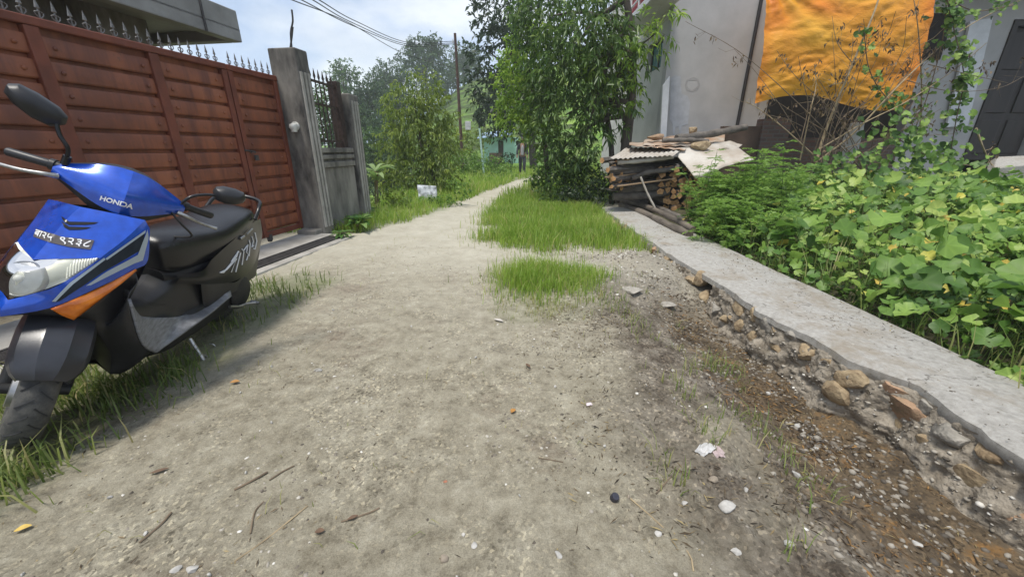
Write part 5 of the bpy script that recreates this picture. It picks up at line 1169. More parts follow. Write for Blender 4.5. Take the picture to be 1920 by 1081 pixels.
# ---------------------------------------------------------------- pumpkin vines and weeds on the right
def broad(C, Nn, Rr, rng, lobes=5, cup=.18):
    """broad lobed leaves: fan of 12 triangles about the stalk"""
    n = len(C); K = 14; ref = nrm(rng.normal(size=(n, 3))); A = nrm(np.cross(Nn, ref)); B = np.cross(Nn, A)
    th = np.linspace(-pi * .92, pi * .92, K); rad_ = .90 + .09 * np.cos(th * lobes); rad_ = rad_ * (1 - .10 * np.abs(th / pi)) 
    ph = rng.uniform(-.10, .10, (n, K)); rr = Rr[:, None] * (rad_[None] + ph * .6)
    wv = rng.uniform(-.2, .2, (n, K)) + .24 * np.cos(th * 2 + rng.uniform(0, 6, (n, 1)))
    ring = C[:, None] + A[:, None] * (rr * np.cos(th))[..., None] + B[:, None] * (rr * np.sin(th))[..., None] + Nn[:, None] * ((cup + wv) * rr)[..., None]
    V = np.concatenate([C[:, None], ring], 1).reshape(-1, 3); b_ = np.arange(n)[:, None] * (K + 1)
    Fc = np.stack([b_ + np.array((0, i + 1, i + 2)) for i in range(K - 1)], 1).reshape(-1, 3)
    return V, Fc, K - 1
def veins(nleaf, K=14): return np.tile(np.concatenate([[1.], np.arange(K) % 2 == 0]).astype(np.float32), nleaf)
LM_pump = leaf_mat('pumpkin_leaf', [(0, (.028, .07, .014)), (.35, (.085, .18, .03)), (.7, (.20, .33, .06)), (.90, (.36, .46, .11)), (.94, (.56, .52, .08)), (1, (.62, .46, .10))], .36, .5)
_t = LM_pump.node_tree; _p = [n for n in _t.nodes if n.type == 'BSDF_PRINCIPLED'][0]; _r = [n for n in _t.nodes if n.type == 'VALTORGB'][0]
_a = N(_t, 'ShaderNodeAttribute'); _a.attribute_name = 'vein'; _m = N(_t, 'ShaderNodeMix', data_type='RGBA', blend_type='MULTIPLY'); _m.inputs[7].default_value = (1.25, 1.2, 1.25, 1)
_mr = N(_t, 'ShaderNodeMapRange'); _mr.inputs[1].default_value = .72; _t.links.new(_a.outputs['Fac'], _mr.inputs[0]); _t.links.new(_mr.outputs[0], _m.inputs[0]); _t.links.new(_r.outputs[0], _m.inputs[6]); _t.links.new(_m.outputs[2], _p.inputs['Base Color'])
LM_under = leaf_mat('weed_leaf', [(0, (.03, .07, .014)), (.5, (.085, .16, .03)), (1, (.20, .31, .07))], .38, .5)
def vine_fn(x, y): return sstep(2.42, 2.62, x + .18 * (fbm(x * 2 + 3, y * 2.4, 3, 80) - .5) * 2) * (1 - sstep(8.6, 9.1, y)) * (1 - ((x < 3.75) & (y > 5.8)) * 1.)
rngv = np.random.default_rng(81)
def vines(n, seed, rad_, hgt, yr, pw):
    rng = np.random.default_rng(seed); Y = yr[0] + (yr[1] - yr[0]) * rng.random(n) ** pw; X = 2.35 + rng.random(n) ** .9 * (1.2 + Y * 1.0)
    k = rng.random(n) < vine_fn(X, Y); X, Y = X[k], Y[k]; n = len(X)
    hh = hgt * (.35 + .9 * fbm(X * 1.6, Y * 1.6, 3, seed)) * sstep(2.3, 2.9, X) * rng.uniform(.55, 1.1, n) + .04
    P = np.stack([X, Y, gnd_h(X, Y) + hh], 1); Nn = nrm(np.stack([rng.normal(-.2, .65, n), rng.normal(-.35, .65, n), np.ones(n)], 1))
    return P, Nn, rng.uniform(rad_[0], rad_[1], n), rng
Vs, Fs, ts, off = [], [], [], 0; stems = []
for n_, sd, rd, hg, yr, pw in ((2600, 82, (.03, .085), .40, (1.2, 8.8), 1.0), (460, 83, (.07, .125), .50, (1.4, 7.5), 1.2), (2600, 84, (.022, .06), .36, (1.2, 8.0), 1.0)):
    P, Nn, rr, rng = vines(n_, sd, rd, hg, yr, pw)
    V, Fc, kf = broad(P, Nn, rr, rng); Vs.append(V); Fs.append(Fc + off); off += len(V)
    tn = np.clip(.08 + .7 * (fbm(P[:, 0] * 1.3, P[:, 1] * 1.3, 3, 85) - .3) + .60 * rng.random(len(P)), 0, .88); tn = np.where((rng.random(len(P)) < .05) & (rr < .07), rng.uniform(.92, 1, len(P)), tn)
    ts.append(np.repeat(tn, kf)); stems.append(P)
vb = big('pumpkin_vines', np.concatenate(Vs), np.concatenate(Fs), LM_pump, attrs=dict(rnd=np.concatenate(ts), vein=veins(off // 15)), smooth=True)
tag(vb, 'sprawling pumpkin vines with broad leaves covering the bank behind the low wall', 'vines', kind='stuff')
P = np.concatenate(stems)[::2]; n = len(P); G = P.copy(); G[:, 2] = gnd_h(P[:, 0], P[:, 1]) - .02; G[:, :2] += rngv.normal(0, .09, (n, 2))
sd_ = nrm(np.cross(P - G, np.array([0, 1., .1]))) * .004
big('vine_stalks', np.stack([G - sd_, G + sd_, P + sd_ * .7, P - sd_ * .7], 1).reshape(-1, 3), np.arange(n)[:, None] * 4 + np.arange(4)[None], mat('vine_stalk', (.12, .19, .05), .6), vb)
U = scatter(42000, 2.35, 10, 1.2, 9.0, vine_fn, 86, 1.0); ru = np.random.default_rng(87); U[:, 2] += ru.random(len(U)) ** 1.3 * (.06 + .34 * fbm(U[:, 0] * 1.6, U[:, 1] * 1.6, 3, 82)) * sstep(2.3, 2.8, U[:, 0])
V, Fc = kites(U, nrm(ru.normal(size=U.shape) * .8 + np.array([-.1, -.2, .35])), ru.uniform(.04, .10, len(U)), ru.uniform(.02, .045, len(U)), ru)
tag(big('undergrowth', V, Fc, LM_under, attrs=dict(rnd=np.repeat(ru.random(len(U)), 2))), 'small leafed weeds growing thickly under the pumpkin vines', 'weeds', kind='stuff')
blades('grass', 'long grass among the pumpkin vines', scatter(5000, 2.45, 7, 1.2, 7, vine_fn, 88, 1.2), .36, .004, LM_grassd, 89, .7)
LM_feather = leaf_mat('feathery_leaf', [(0, (.06, .13, .025)), (.5, (.16, .29, .05)), (1, (.30, .45, .09))], .42, .5)
# feathery shrub by the wood pile
def feathery(name, label, stemsP, seed, L=.055, n_l=26, m=None):
    m = m or LM_feather; T = empty(name, tuple(stemsP[0][0])); tag(T, label, 'shrub'); rng = np.random.default_rng(seed); C, D, st = [], [], []
    for a, b_, bend in stemsP:
        ax_ = catmull([a, (np.array(a) + b_) / 2 + bend, b_], 12); st.append(tube(ax_, list(np.linspace(.007, .003, 12)), 5))
        for q in range(n_l):
            s = rng.uniform(.25, 1.0); p = ax_[min(11, int(s * 11.99))]; an = rng.uniform(0, 2 * pi); fd = nrm(np.array([cos(an), sin(an), rng.uniform(.0, .7)])); fl_ = rng.uniform(.10, .2)
            for e in np.linspace(.2, 1, 8):
                c = p + fd * fl_ * e - np.array([0, 0, .35 * fl_ * e * e])
                for sg in (1, -1):
                    C.append(c); D.append(nrm(fd * .6 + sg * np.cross(fd, [0, 0, 1.]) + np.array([0, 0, rng.uniform(-.3, .2)])))
    C, D = np.array(C), np.array(D); V, Fc = kites(C, D, L * rng.uniform(.7, 1.2, len(C)), L * .24, rng)
    big('leaves', V, Fc, m, T, attrs=dict(rnd=np.repeat(np.clip(rng.random(len(C)) * .6 + .3, 0, 1), 2))); v_, f_ = join(*st); obj('stems', v_, f_, mat('green_stem', (.09, .15, .04), .6), T, 60)
    return T
rs = random.Random(9)
def stems_at(c, n, spread, h0, h1):
    o = []
    for _ in range(n):
        x, y = c[0] + rs.gauss(0, spread), c[1] + rs.gauss(0, spread * .7); z = gh(x, y); e = (x + rs.gauss(0, .16), y + rs.gauss(0, .16) - .05, z + rs.uniform(h0, h1)); o.append(((x, y, z - .02), e, np.array((rs.gauss(0, .04), rs.gauss(0, .04), 0))))
    return o
feathery('feathery_shrub', 'feathery green marigold shrub in front of the wood pile', stems_at((3.05, 5.5), 34, .32, .6, 1.1), 91)
feathery('feathery_shrub', 'smaller feathery shrub close to the end of the wall top logs', stems_at((2.78, 4.75), 18, .18, .35, .65), 92)
feathery('feathery_shrub', 'feathery shrub between the pumpkin vines and the brick pier', stems_at((3.9, 6.2), 26, .4, .5, .9), 93)
# leafy plants at the wall foot
def rosette(name, label, c, n, L, W, seed, m, up=.6, stem=0.):
    T = empty(name, tuple(c)); tag(T, label, 'plant'); rng = np.random.default_rng(seed); V, Fc = [], []
    for k in range(n):
        a = 2.4 * k + rng.uniform(-.3, .3); el = up + rng.uniform(-.35, .35); ln = L * rng.uniform(.7, 1.15); d = np.array([cos(a) * cos(el), sin(a) * cos(el), sin(el)]); s = np.array([-sin(a), cos(a), 0.]); b0 = np.array(c) + (0, 0, stem * rng.uniform(.75, 1.05))
        seg = 7; base_ = len(V)
        for i in range(seg + 1):
            q = i / seg; p = b0 + d * ln * q - np.array([0, 0, .45 * ln * q * q]); wd_ = W * (sin(pi * min(1, .06 + q * .94)) ** .8) * (.5 if q == 0 else 1)
            V += [tuple(p + s * wd_ * .5 + np.array([0, 0, wd_ * .18])), tuple(p), tuple(p - s * wd_ * .5 + np.array([0, 0, wd_ * .18]))]
        for i in range(seg):
            o = base_ + i * 3; Fc += [(o, o + 1, o + 4, o + 3), (o + 1, o + 2, o + 5, o + 4)]
    tn = np.repeat(rng.random(n), 14)
    big('leaves', V, Fc, m, T, attrs=dict(rnd=tn))
    st = [tube([np.array(c) + (rng.normal(0, .03), rng.normal(0, .03), -.05), np.array(c) + (rng.normal(0, .04), rng.normal(0, .04), stem + .04)], .012, 6) for _ in range(4)]
    v_, f_ = join(*st); obj('stem', v_, f_, mat('plant_stem', (.22, .17, .09), .7, noise=.3), T, 60)
LM_broad = leaf_mat('broad_leaf', [(0, (.04, .10, .02)), (.5, (.09, .20, .04)), (1, (.24, .34, .12))], .35, .35)
rosette('leafy_plant', 'broad leafed plant at the foot of the low boundary wall', (-2.36, 5.95, 0.0), 26, .36, .10, 95, LM_broad, .75, .12)
rosette('leafy_plant', 'small leafy plant growing at the base of the tall pillar', (-2.44, 5.45, 0.0), 16, .22, .065, 96, LM_broad, .6, .05)
p_ = gy(712, 390, 8.2); rosette('leafy_plant', 'banana like plant with pale upright leaves past the short pillar', (p_[0], p_[1], gh(p_[0], 8.2)), 16, .55, .12, 97, leaf_mat('pale_banana_leaf', [(0, (.12, .2, .05)), (1, (.30, .40, .16))], .4, .4), .7, .75)
p_ = gy(690, 410, 7.4); rosette('leafy_plant', 'dark leafy plant between the short pillar and the banana like plant', (p_[0], p_[1], gh(p_[0], 7.4)), 18, .3, .08, 98, LM_broad, .6, .1)

# dried shrub in front of the tarpaulin
M_twig = mat('dry_stalk', (.40, .31, .185), .8, noise=.4, nscale=12); M_twigd = mat('dry_twig', (.20, .15, .10), .9, noise=.4)
LM_dead = leaf_mat('dead_leaf', [(0, (.06, .045, .03)), (.6, (.14, .10, .06)), (1, (.24, .18, .10))], .2, .8)
DS = empty('dried_shrub', tuple(gy(1535, 300, 7.4))); tag(DS, 'bare dried shrub with long pale stalks in front of the tarpaulin', 'shrub')
stalks = [([(1530, 305), (1548, 245), (1590, 140), (1640, 20), (1650, -20)], 7.5, .028), ([(1535, 300), (1600, 250), (1680, 165), (1760, 90), (1830, 40), (1925, -5)], 7.4, .016), ([(1535, 280), (1620, 230), (1700, 190), (1790, 130), (1850, 80)], 7.3, .012),
          ([(1500, 300), (1520, 205), (1530, 160), (1527, 120)], 7.5, .012), ([(1525, 290), (1470, 240), (1425, 205), (1398, 190)], 7.4, .012), ([(1500, 270), (1515, 200), (1505, 150), (1497, 105)], 7.6, .009),
          ([(1720, 310), (1728, 180), (1722, 60), (1712, -10)], 7.7, .015), ([(1590, 270), (1570, 200), (1565, 120), (1560, 60)], 7.6, .007), ([(1560, 285), (1640, 262), (1720, 255), (1790, 250)], 7.2, .009), ([(1545, 290), (1580, 220), (1640, 180), (1690, 100), (1700, 30)], 7.5, .009),
          ([(1600, 120), (1570, 80), (1560, 30)], 7.5, .007), ([(1585, 150), (1610, 110), (1660, 70), (1680, 20)], 7.5, .008), ([(1640, 200), (1700, 140), (1715, 90)], 7.4, .007), ([(1440, 215), (1480, 225), (1530, 250)], 7.3, .006), ([(1700, 150), (1780, 170), (1870, 165), (1925, 140)], 7.2, .007), ([(1740, 120), (1820, 140), (1890, 155)], 7.3, .008), ([(1830, 240), (1845, 280), (1860, 310)], 7.2, .016)]
rg2 = np.random.default_rng(101); C, D = [], []
for k in range(22):
    u0 = 1500 + 130 * rg2.random(); u1 = u0 + rg2.normal(30, 110); v1 = rg2.uniform(20, 210); stalks.append(([(u0, 315), (u0 + (u1 - u0) * .35 + rg2.normal(0, 10), 315 + (v1 - 315) * .4), (u0 + (u1 - u0) * .75 + rg2.normal(0, 12), 315 + (v1 - 315) * .78), (u1, v1)], rg2.uniform(7.1, 7.6), rg2.uniform(.005, .010)))
for k, (pts, Y, r_) in enumerate(stalks):
    P = catmull([gy(u, v, Y + .08 * sin(i * 2 + k)) for i, (u, v) in enumerate(pts)], 18)
    parts = [tube(P, list(np.linspace(r_, r_ * .35, 18)), 7)]
    for j in range(5):
        i = int(rg2.integers(6, 17)); d = nrm(rg2.normal(size=3) * np.array([1, .5, .8]) + np.array([0, 0, .3])); e = P[i] + d * rg2.uniform(.12, .4); parts.append(tube([P[i], (P[i] + e) / 2 + rg2.normal(0, .02, 3), e], [r_ * .3, r_ * .22, .0015], 5))
        if rg2.random() < .6:
            for _ in range(int(rg2.integers(4, 10))): C.append(e + rg2.normal(0, .035, 3)); D.append(nrm(rg2.normal(size=3) * .5 + np.array([0, 0, -1.])))
    v_, f_ = join(*parts); obj('stalk', v_, f_, M_twig if r_ > .01 else M_twigd, DS, 60)
C, D = np.array(C), np.array(D); V, Fc = kites(C, D, rg2.uniform(.05, .11, len(C)), rg2.uniform(.02, .035, len(C)), rg2); big('dead_leaves', V, Fc, LM_dead, DS, attrs=dict(rnd=np.repeat(rg2.random(len(C)), 2)))
# climbing vine
CV = empty('climbing_vine', tuple(gy(1770, 300, 7.3))); tag(CV, 'leafy climbing vine hanging beside the dark doorway', 'vine')
Cc, Nv, Rv = [], [], []
def vine_line(pts, Y, n, sp, r0, r1):
    P = catmull([gy(u, v, Y) for u, v in pts], 60)
    for _ in range(n):
        Cc.append(P[int(rg2.integers(0, 60))] + rg2.normal(0, sp, 3)); Nv.append(nrm(np.array([rg2.normal(-.2, .4), -1 + rg2.normal(0, .4), .55 + rg2.normal(0, .35)]))); Rv.append(rg2.uniform(r0, r1))
    return tube(P, .008, 5)
vl = [vine_line([(1770, -30), (1785, 40), (1800, 100), (1808, 150), (1800, 190)], 7.3, 130, .07, .035, .085), vine_line([(1775, -20), (1770, 60), (1745, 160), (1720, 230), (1690, 300)], 7.4, 90, .10, .03, .07), vine_line([(1800, 190), (1790, 240), (1780, 300)], 7.3, 60, .14, .03, .075),
      vine_line([(1620, 60), (1630, 130), (1660, 180), (1700, 210), (1720, 260)], 7.4, 70, .06, .03, .07), vine_line([(1650, 230), (1700, 270), (1760, 300), (1820, 310)], 7.1, 130, .16, .04, .09), vine_line([(1540, 310), (1600, 300), (1680, 310)], 6.9, 90, .14, .04, .08), vine_line([(1780, 0), (1830, 20), (1900, 10)], 7.3, 40, .08, .03, .06)]
V, Fc, kf = broad(np.array(Cc), np.array(Nv), np.array(Rv), rg2, 3)
big('leaves', V, Fc, LM_pump, CV, attrs=dict(rnd=np.repeat(np.clip(rg2.random(len(Cc)) * .75 + .05, 0, .93), kf), vein=veins(len(Cc))))
v_, f_ = join(*vl); obj('stems', v_, f_, M_twigd, CV, 60)
# ================================================================ pole, wires, hut, person
M_polem = mat('rusty_pole', (.10, .055, .04), .75, noise=.5, nscale=9)
pb0, pb1 = gy(869, 332, 18.9), gy(853, 62, 18.7)
UP = empty('utility_pole', (pb0[0], pb0[1], gh(pb0[0], pb0[1]))); tag(UP, 'rusty brown leaning utility pole beside the lane', 'pole')
pb0[2] = gh(pb0[0], pb0[1]) - .2
obj('pole', *tube([pb0, pb1], [.075, .055], 12), M_polem, UP, 60)
wp = gy(878, 235, 18.72)
bevel(obj('plate', *box(wp[0] - .13, wp[0] + .12, wp[1] - .07, wp[1] - .05, wp[2] - .18, wp[2] + .18), mat('white_tin', (.55, .55, .55), .5, noise=.3), UP), .01)
obj('insulators', *join(*[tube([pb1 + np.array((-.1 + .1 * k, 0, -.35 - .12 * k)), pb1 + np.array((-.1 + .1 * k, 0, -.22 - .12 * k))], [.03, .02], 8) for k in range(3)]), M_porc, UP, 50)
M_wire = mat('black_wire', (.03, .03, .035), .6)
for (pts, lab) in (([(538, -4, 8.5), (655, 43, 12.5), (757, 100, 18.0), (853, 128, 18.7)], 'lowest overhead wire of the bundle above the gate pillar'), ([(558, -4, 8.5), (664, 49, 12.5), (766, 86, 17.0), (853, 82, 18.7)], 'second overhead wire from the left above the gate pillar'),
                   ([(580, -4, 8.5), (662, 43, 12.0), (762, 82, 16.5), (853, 80, 18.7)], 'third overhead wire from the left above the gate pillar'), ([(592, -4, 8.6), (668, 40, 12.2), (764, 79, 16.8), (853, 77, 18.7)], 'highest overhead wire running to the rusty pole'), ([(853, 80, 18.7), (872, 90, 24), (900, 105, 34)], 'overhead wire leaving the rusty pole towards the dark trees')):
    P = catmull([gy(*p) for p in pts], 30); tag(obj('overhead_wire', *tube(P, .011, 5), M_wire, None, 60), lab, 'wire')
# hut
M_teal = mat('teal_wall', (.46, .72, .62), .85, noise=.2, nscale=2); M_broof = mat('blue_sheet_roof', (.30, .42, .58), .5, .1, noise=.3, nscale=3)
HYY = 31.0
def hp(u, v, Y=HYY): return gy(u, v, Y)
a_, b_ = hp(908, 296), hp(972, 296); zr = float(hp(930, 257)[2]); zg = gh(a_[0], HYY) - .3
HT = empty('small_hut', (float((a_[0] + b_[0]) / 2), HYY, zg + .3)); tag(HT, 'small teal hut with a blue sheet roof at the end of the lane', 'hut')
xm = float(hp(934, 280)[0]); xn = float(hp(944, 280)[0])
obj('wall', *join(box(a_[0], xm, HYY, HYY + 2.5, zg, zr), box(xn, b_[0], HYY, HYY + 2.5, zg, zr), box(xm, xn, HYY + .3, HYY + 2.4, zg, zr - .01)), M_teal, HT)
obj('door', *box(xm + .003, xn - .003, HYY + .24, HYY + .29, zg + .3, zr - .25), mat('brown_door', (.09, .06, .05), .7), HT)
e0, e1 = hp(894, 259, HYY - .6), hp(962, 251, HYY - .6)
ro = obj('roof', *(lambda A, B: ([tuple(A), tuple(B), tuple(B + np.array((.2, 3.4, .5))), tuple(A + np.array((.1, 3.4, .5)))], [(0, 1, 2, 3)]))(e0, e1), M_broof, HT); solid(ro, .05)
g0, g1 = hp(920, 286, HYY - .9), hp(944, 300, HYY - .9)
obj('step_wall', *box(g0[0] - .1, g1[0] - .1, HYY - 1.0, HYY - .7, zg, float(g0[2])), M_wallb, HT)
t0, t1 = gy(907, 298, 19.5), gy(899, 240, 19.5); t0[2] = gh(t0[0], 19.5) - .1
tag(obj('pale_post', *tube([t0, t1], [.05, .045], 8), mat('pale_green_paint', (.42, .58, .52), .6), None, 60), 'thin pale green post standing left of the teal hut', 'post')
# white sheet on the verge
sY = 9.4; cor = [gy(u, v, sY + d) for u, v, d in ((782, 346, 0), (818, 348, .1), (821, 372, -.05), (786, 376, -.1))]
uu_, vv_ = np.meshgrid(np.linspace(0, 1, 14), np.linspace(0, 1, 10), indexing='ij')
PP = (np.array(cor[0]) * (1 - uu_[..., None]) + np.array(cor[1]) * uu_[..., None]) * (1 - vv_[..., None]) + (np.array(cor[3]) * (1 - uu_[..., None]) + np.array(cor[2]) * uu_[..., None]) * vv_[..., None]
PP[..., 1] += .07 * (fbm(uu_ * 4, vv_ * 4, 3, 7) - .5)
ix = np.arange(140).reshape(14, 10)
ws = big('white_sheet', PP.reshape(-1, 3), np.stack([ix[:-1, :-1], ix[:-1, 1:], ix[1:, 1:], ix[1:, :-1]], -1).reshape(-1, 4), mat('soiled_white_sheet', (.60, .63, .67), .6, noise=.55, nscale=9, col2=(.16, .17, .18)), smooth=True); solid(ws, .02)
tag(ws, 'soiled white sheet propped in the weeds under the thin yellow-green tree', 'sheet')
# person walking away up the lane
PY = 19.4; pf = gy(979, 333, PY); px_, pz_ = float(pf[0]), gh(float(pf[0]), PY); sc_ = 1.0
PR = empty('person', (px_, PY, pz_)); tag(PR, 'person in a dark jacket and grey shirt walking on the lane', 'person')
M_skin = mat('skin', (.26, .14, .09), .6, noise=.15); M_jack = mat('dark_jacket', (.035, .037, .045), .85, noise=.3); M_shirt = mat('grey_shirt', (.32, .32, .33), .85, noise=.2); M_trou = mat('dark_trousers', (.04, .045, .06), .85, noise=.3); M_hair = mat('black_hair', (.02, .015, .012), .6)
def skinned(name, verts, edges, radii, m, parent, root=0):
    me = bpy.data.meshes.new(name); me.from_pydata([(px_ + x, PY + y, pz_ + z) for x, y, z in verts], edges, []); me.materials.append(m)
    me.transform(parent_world(parent).inverted())
    o = bpy.data.objects.new(name, me); COL.objects.link(o); o.parent = parent
    o.modifiers.new('skin', 'SKIN'); 
    for i, r in enumerate(radii):
        s = me.skin_vertices[0].data[i]; s.radius = (r, r) if not isinstance(r, tuple) else r; s.use_root = (i == root)
    subsurf(o, 2); return o
bv = [(0, 0, .92), (0, 0, 1.10), (0, -.01, 1.30), (0, 0, 1.43), (0, -.01, 1.52), (0, -.02, 1.60), (0, -.02, 1.69), (.09, 0, .88), (.10, -.06, .48), (.10, .02, .08), (.10, -.12, .03), (-.09, 0, .88), (-.09, .08, .48), (-.09, .16, .10), (-.09, .04, .04), (.17, 0, 1.40), (.22, .02, 1.14), (.24, -.06, .90), (.245, -.09, .80), (-.17, 0, 1.40), (-.23, -.03, 1.14), (-.25, -.10, .90), (-.255, -.13, .80)]
be = [(0, 1), (1, 2), (2, 3), (3, 4), (4, 5), (5, 6), (0, 7), (7, 8), (8, 9), (9, 10), (0, 11), (11, 12), (12, 13), (13, 14), (3, 15), (15, 16), (16, 17), (17, 18), (3, 19), (19, 20), (20, 21), (21, 22)]
skinned('body', bv, be, [.13, .125, .14, .10, .055, .085, .075, .085, .06, .045, .04, .085, .06, .045, .04, .06, .045, .035, .035, .06, .045, .035, .035], M_skin, PR)
skinned('jacket', [(0, .01, .88), (0, .01, 1.12), (0, .01, 1.33), (0, .01, 1.43), (.18, .01, 1.40), (.225, .02, 1.14), (.24, -.05, .93), (-.18, .01, 1.40), (-.235, -.02, 1.14), (-.25, -.09, .93)], [(0, 1), (1, 2), (2, 3), (3, 4), (4, 5), (5, 6), (3, 7), (7, 8), (8, 9)], [(.17, .135), (.165, .135), (.18, .145), .10, .075, .062, .055, .075, .062, .055], M_jack, PR, 1)
skinned('shirt', [(0, -.065, .90), (0, -.07, 1.10), (0, -.07, 1.30), (0, -.05, 1.42)], [(0, 1), (1, 2), (2, 3)], [(.09, .085), (.09, .085), (.09, .085), .06], M_shirt, PR, 1)
skinned('trousers', [(0, .0, .95), (.09, 0, .86), (.10, -.06, .48), (.10, .01, .10), (-.09, 0, .86), (-.09, .08, .48), (-.09, .155, .12)], [(0, 1), (1, 2), (2, 3), (0, 4), (4, 5), (5, 6)], [.135, .10, .078, .062, .10, .078, .062], M_trou, PR)
skinned('hair', [(0, .02, 1.64), (0, .015, 1.70), (0, -.03, 1.725)], [(0, 1), (1, 2)], [.085, .085, .065], M_hair, PR)

# ================================================================ gravel, stones and litter
def ico():
    bm = bmesh.new(); bmesh.ops.create_icosphere(bm, subdivisions=1, radius=1); V = np.array([tuple(v.co) for v in bm.verts]); Fc = np.array([[v.index for v in f.verts] for f in bm.faces]); bm.free(); return V, Fc
IV, IF = ico()
M_grav = bpy.data.materials.new('gravel'); M_grav.use_nodes = True; t = M_grav.node_tree; b = t.nodes['Principled BSDF']; b.inputs['Roughness'].default_value = .85
a_ = N(t, 'ShaderNodeAttribute'); a_.attribute_name = 'rnd'; r_ = N(t, 'ShaderNodeValToRGB'); e = r_.color_ramp.elements
for _ in range(3): e.new(.5)
for q, (pos, c) in zip(e, ((0, (.07, .058, .045)), (.3, (.19, .165, .13)), (.7, (.34, .31, .26)), (.93, (.46, .43, .37)), (1, (.66, .64, .59)))): q.position = pos; q.color = (*c, 1)
t.links.new(a_.outputs['Fac'], r_.inputs[0]); t.links.new(r_.outputs[0], b.inputs['Base Color'])
def gravel(name, label, P, s0, s1, seed, pw=3., dim=1.):
    rng = np.random.default_rng(seed); n = len(P); s = s0 + (s1 - s0) * rng.random(n) ** pw; sc3 = s[:, None] * rng.uniform(.6, 1.3, (n, 3)) * np.array([1, 1, .7])
    an = rng.uniform(0, 2 * pi, n); ca, sa = np.cos(an), np.sin(an); jit = 1 + rng.uniform(-.22, .22, (n, len(IV), 1)); v = IV[None] * jit * sc3[:, None]
    vx = v[..., 0] * ca[:, None] - v[..., 1] * sa[:, None]; vy = v[..., 0] * sa[:, None] + v[..., 1] * ca[:, None]
    V = np.stack([vx + P[:, None, 0], vy + P[:, None, 1], v[..., 2] + P[:, None, 2] + (s * .25)[:, None]], -1).reshape(-1, 3)
    Fc = (IF[None] + (np.arange(n) * len(IV))[:, None, None]).reshape(-1, 3)
    o = big(name, V, Fc, M_grav, attrs=dict(rnd=np.repeat(rng.random(n) ** 1.1 * dim, len(IF)))); tag(o, label, 'gravel', kind='stuff'); return o
gravel('gravel', 'fine gravel strewn over the near dirt lane', scatter(42000, -1.9, 2.0, .7, 4.2, lambda x, y: np.clip((fbm(x * 2.3, y * 2.3, 4, 111) - .46) * 5, .03, 1) * (1 - .9 * (x > 1.8)), 110, 1.4), .0014, .0095, 111, 4.)
gravel('gravel', 'gravel heap dumped against the low stone wall', scatter(9000, .6, 1.74, 2.9, 4.7, lambda x, y: np.clip(.1 + 1.2 * np.exp(-(((x - 1.3) / .42) ** 2 + ((y - 3.95) / .5) ** 2)), 0, 1) * (.3 + .7 * (fbm(x * 4, y * 4, 3, 113) > .45)), 112), .003, .017, 113, 3.)
gravel('gravel', 'coarse wet gravel in the drain bed', scatter(9000, 1.05, 1.95, .6, 3.0, lambda x, y: .2 + .8 * (fbm(x * 4, y * 4, 3, 115) > .48), 114), .003, .016, 115, 4., .62)
_k = np.random.default_rng(120); _i = _k.integers(0, n1, 3600); _j = _k.integers(3, n2, 3600)
gravel('rubble', 'crumbled stone and mortar crust on the face of the low wall', np.stack([FX[_i, _j] - .001, FY[_i, _j] + _k.normal(0, .006, 3600), FZ[_i, _j]], 1), .0025, .013, 121, 3.)
gravel('gravel', 'crumbs of stone on the concrete wall top', np.array([(x, y, .127) for x, y in np.stack([np.random.default_rng(5).uniform(1.95, 2.5, 420), np.random.default_rng(6).uniform(1.0, 6, 420)], 1)]), .002, .008, 117, 3.)
M_pst = mat('pale_stone', (.50, .48, .44), .8, noise=.3, nscale=30, bump=.2); M_dst = mat('brown_stone', (.30, .25, .19), .85, noise=.4, nscale=25, bump=.2)
M_cmt = mat('set_cement', (.40, .37, .315), .95, noise=.4, nscale=18, bump=1., bscale=60)
def put(u, v, z=None):
    p = gz(u, v, 0.0)
    for _ in range(6): p = gz(u, v, gh(p[0], p[1]))
    return p
big_st = [(1363, 952, .034, M_pst, 'largest white pebble on the right side of the dirt'), (1493, 890, .026, M_pst, 'flat white stone left of the drain bed'), (1283, 943, .017, M_pst, 'small white pebble left of the largest white pebble'), (1440, 738, .019, M_pst, 'white pebble in the upper drain bed'), (1337, 900, .026, M_dst, 'brown stone above the largest white pebble'),
          (1495, 798, .018, M_pst, 'pale pebble beside the grass in the drain'), (1250, 572, .085, M_cmt, 'flat pale concrete lump by the hole in the wall'), (1180, 545, .15, M_cmt, 'wide smooth pale slab of set cement on the gravel heap'), (900, 517, .022, M_dst, 'dark stone on the lane beside the green tuft'), (1480, 1020, .022, M_pst, 'white pebble near the bottom of the drain'),
          (1718, 1020, .022, M_pst, 'white pebble at the right bottom edge of the drain'), (1047, 1040, .016, M_pst, 'white pebble at the bottom middle of the lane'), (890, 1022, .014, M_pst, 'white pebble near the bottom left of centre'), (360, 1068, .022, M_pst, 'white pebble at the bottom left of the lane'), (330, 1066, .018, M_pst, 'grey white pebble at the lower left next to a similar pebble'),
          (832, 1048, .018, M_dst, 'dark brown pebble at the bottom of the lane'), (1232, 1000, .016, M_pst, 'pale pebble below the small white pebble'), (1380, 1035, .018, M_pst, 'pale pebble below the largest white pebble'), (1530, 840, .016, M_pst, 'grey pebble in the middle of the drain bed'), (1780, 990, .014, M_pst, 'round white pebble in the lower drain bed')]
for k, (u, v, r, m, lab) in enumerate(big_st):
    p = put(u, v); fl_ = .55 if r < .05 else .28
    tag(obj('stone', *rock((p[0], p[1], p[2] + r * fl_ * .35), (r, r * .85, r * fl_ + .002), 500 + k, 2), m, None, 40), lab, 'stone')
rr_ = random.Random(77); prot = [obj('pebble', *rock((0, 0, 0), (.012, .010, .008), 600 + k, 1), M_pst if k % 3 else M_dst, None, 40) for k in range(6)]
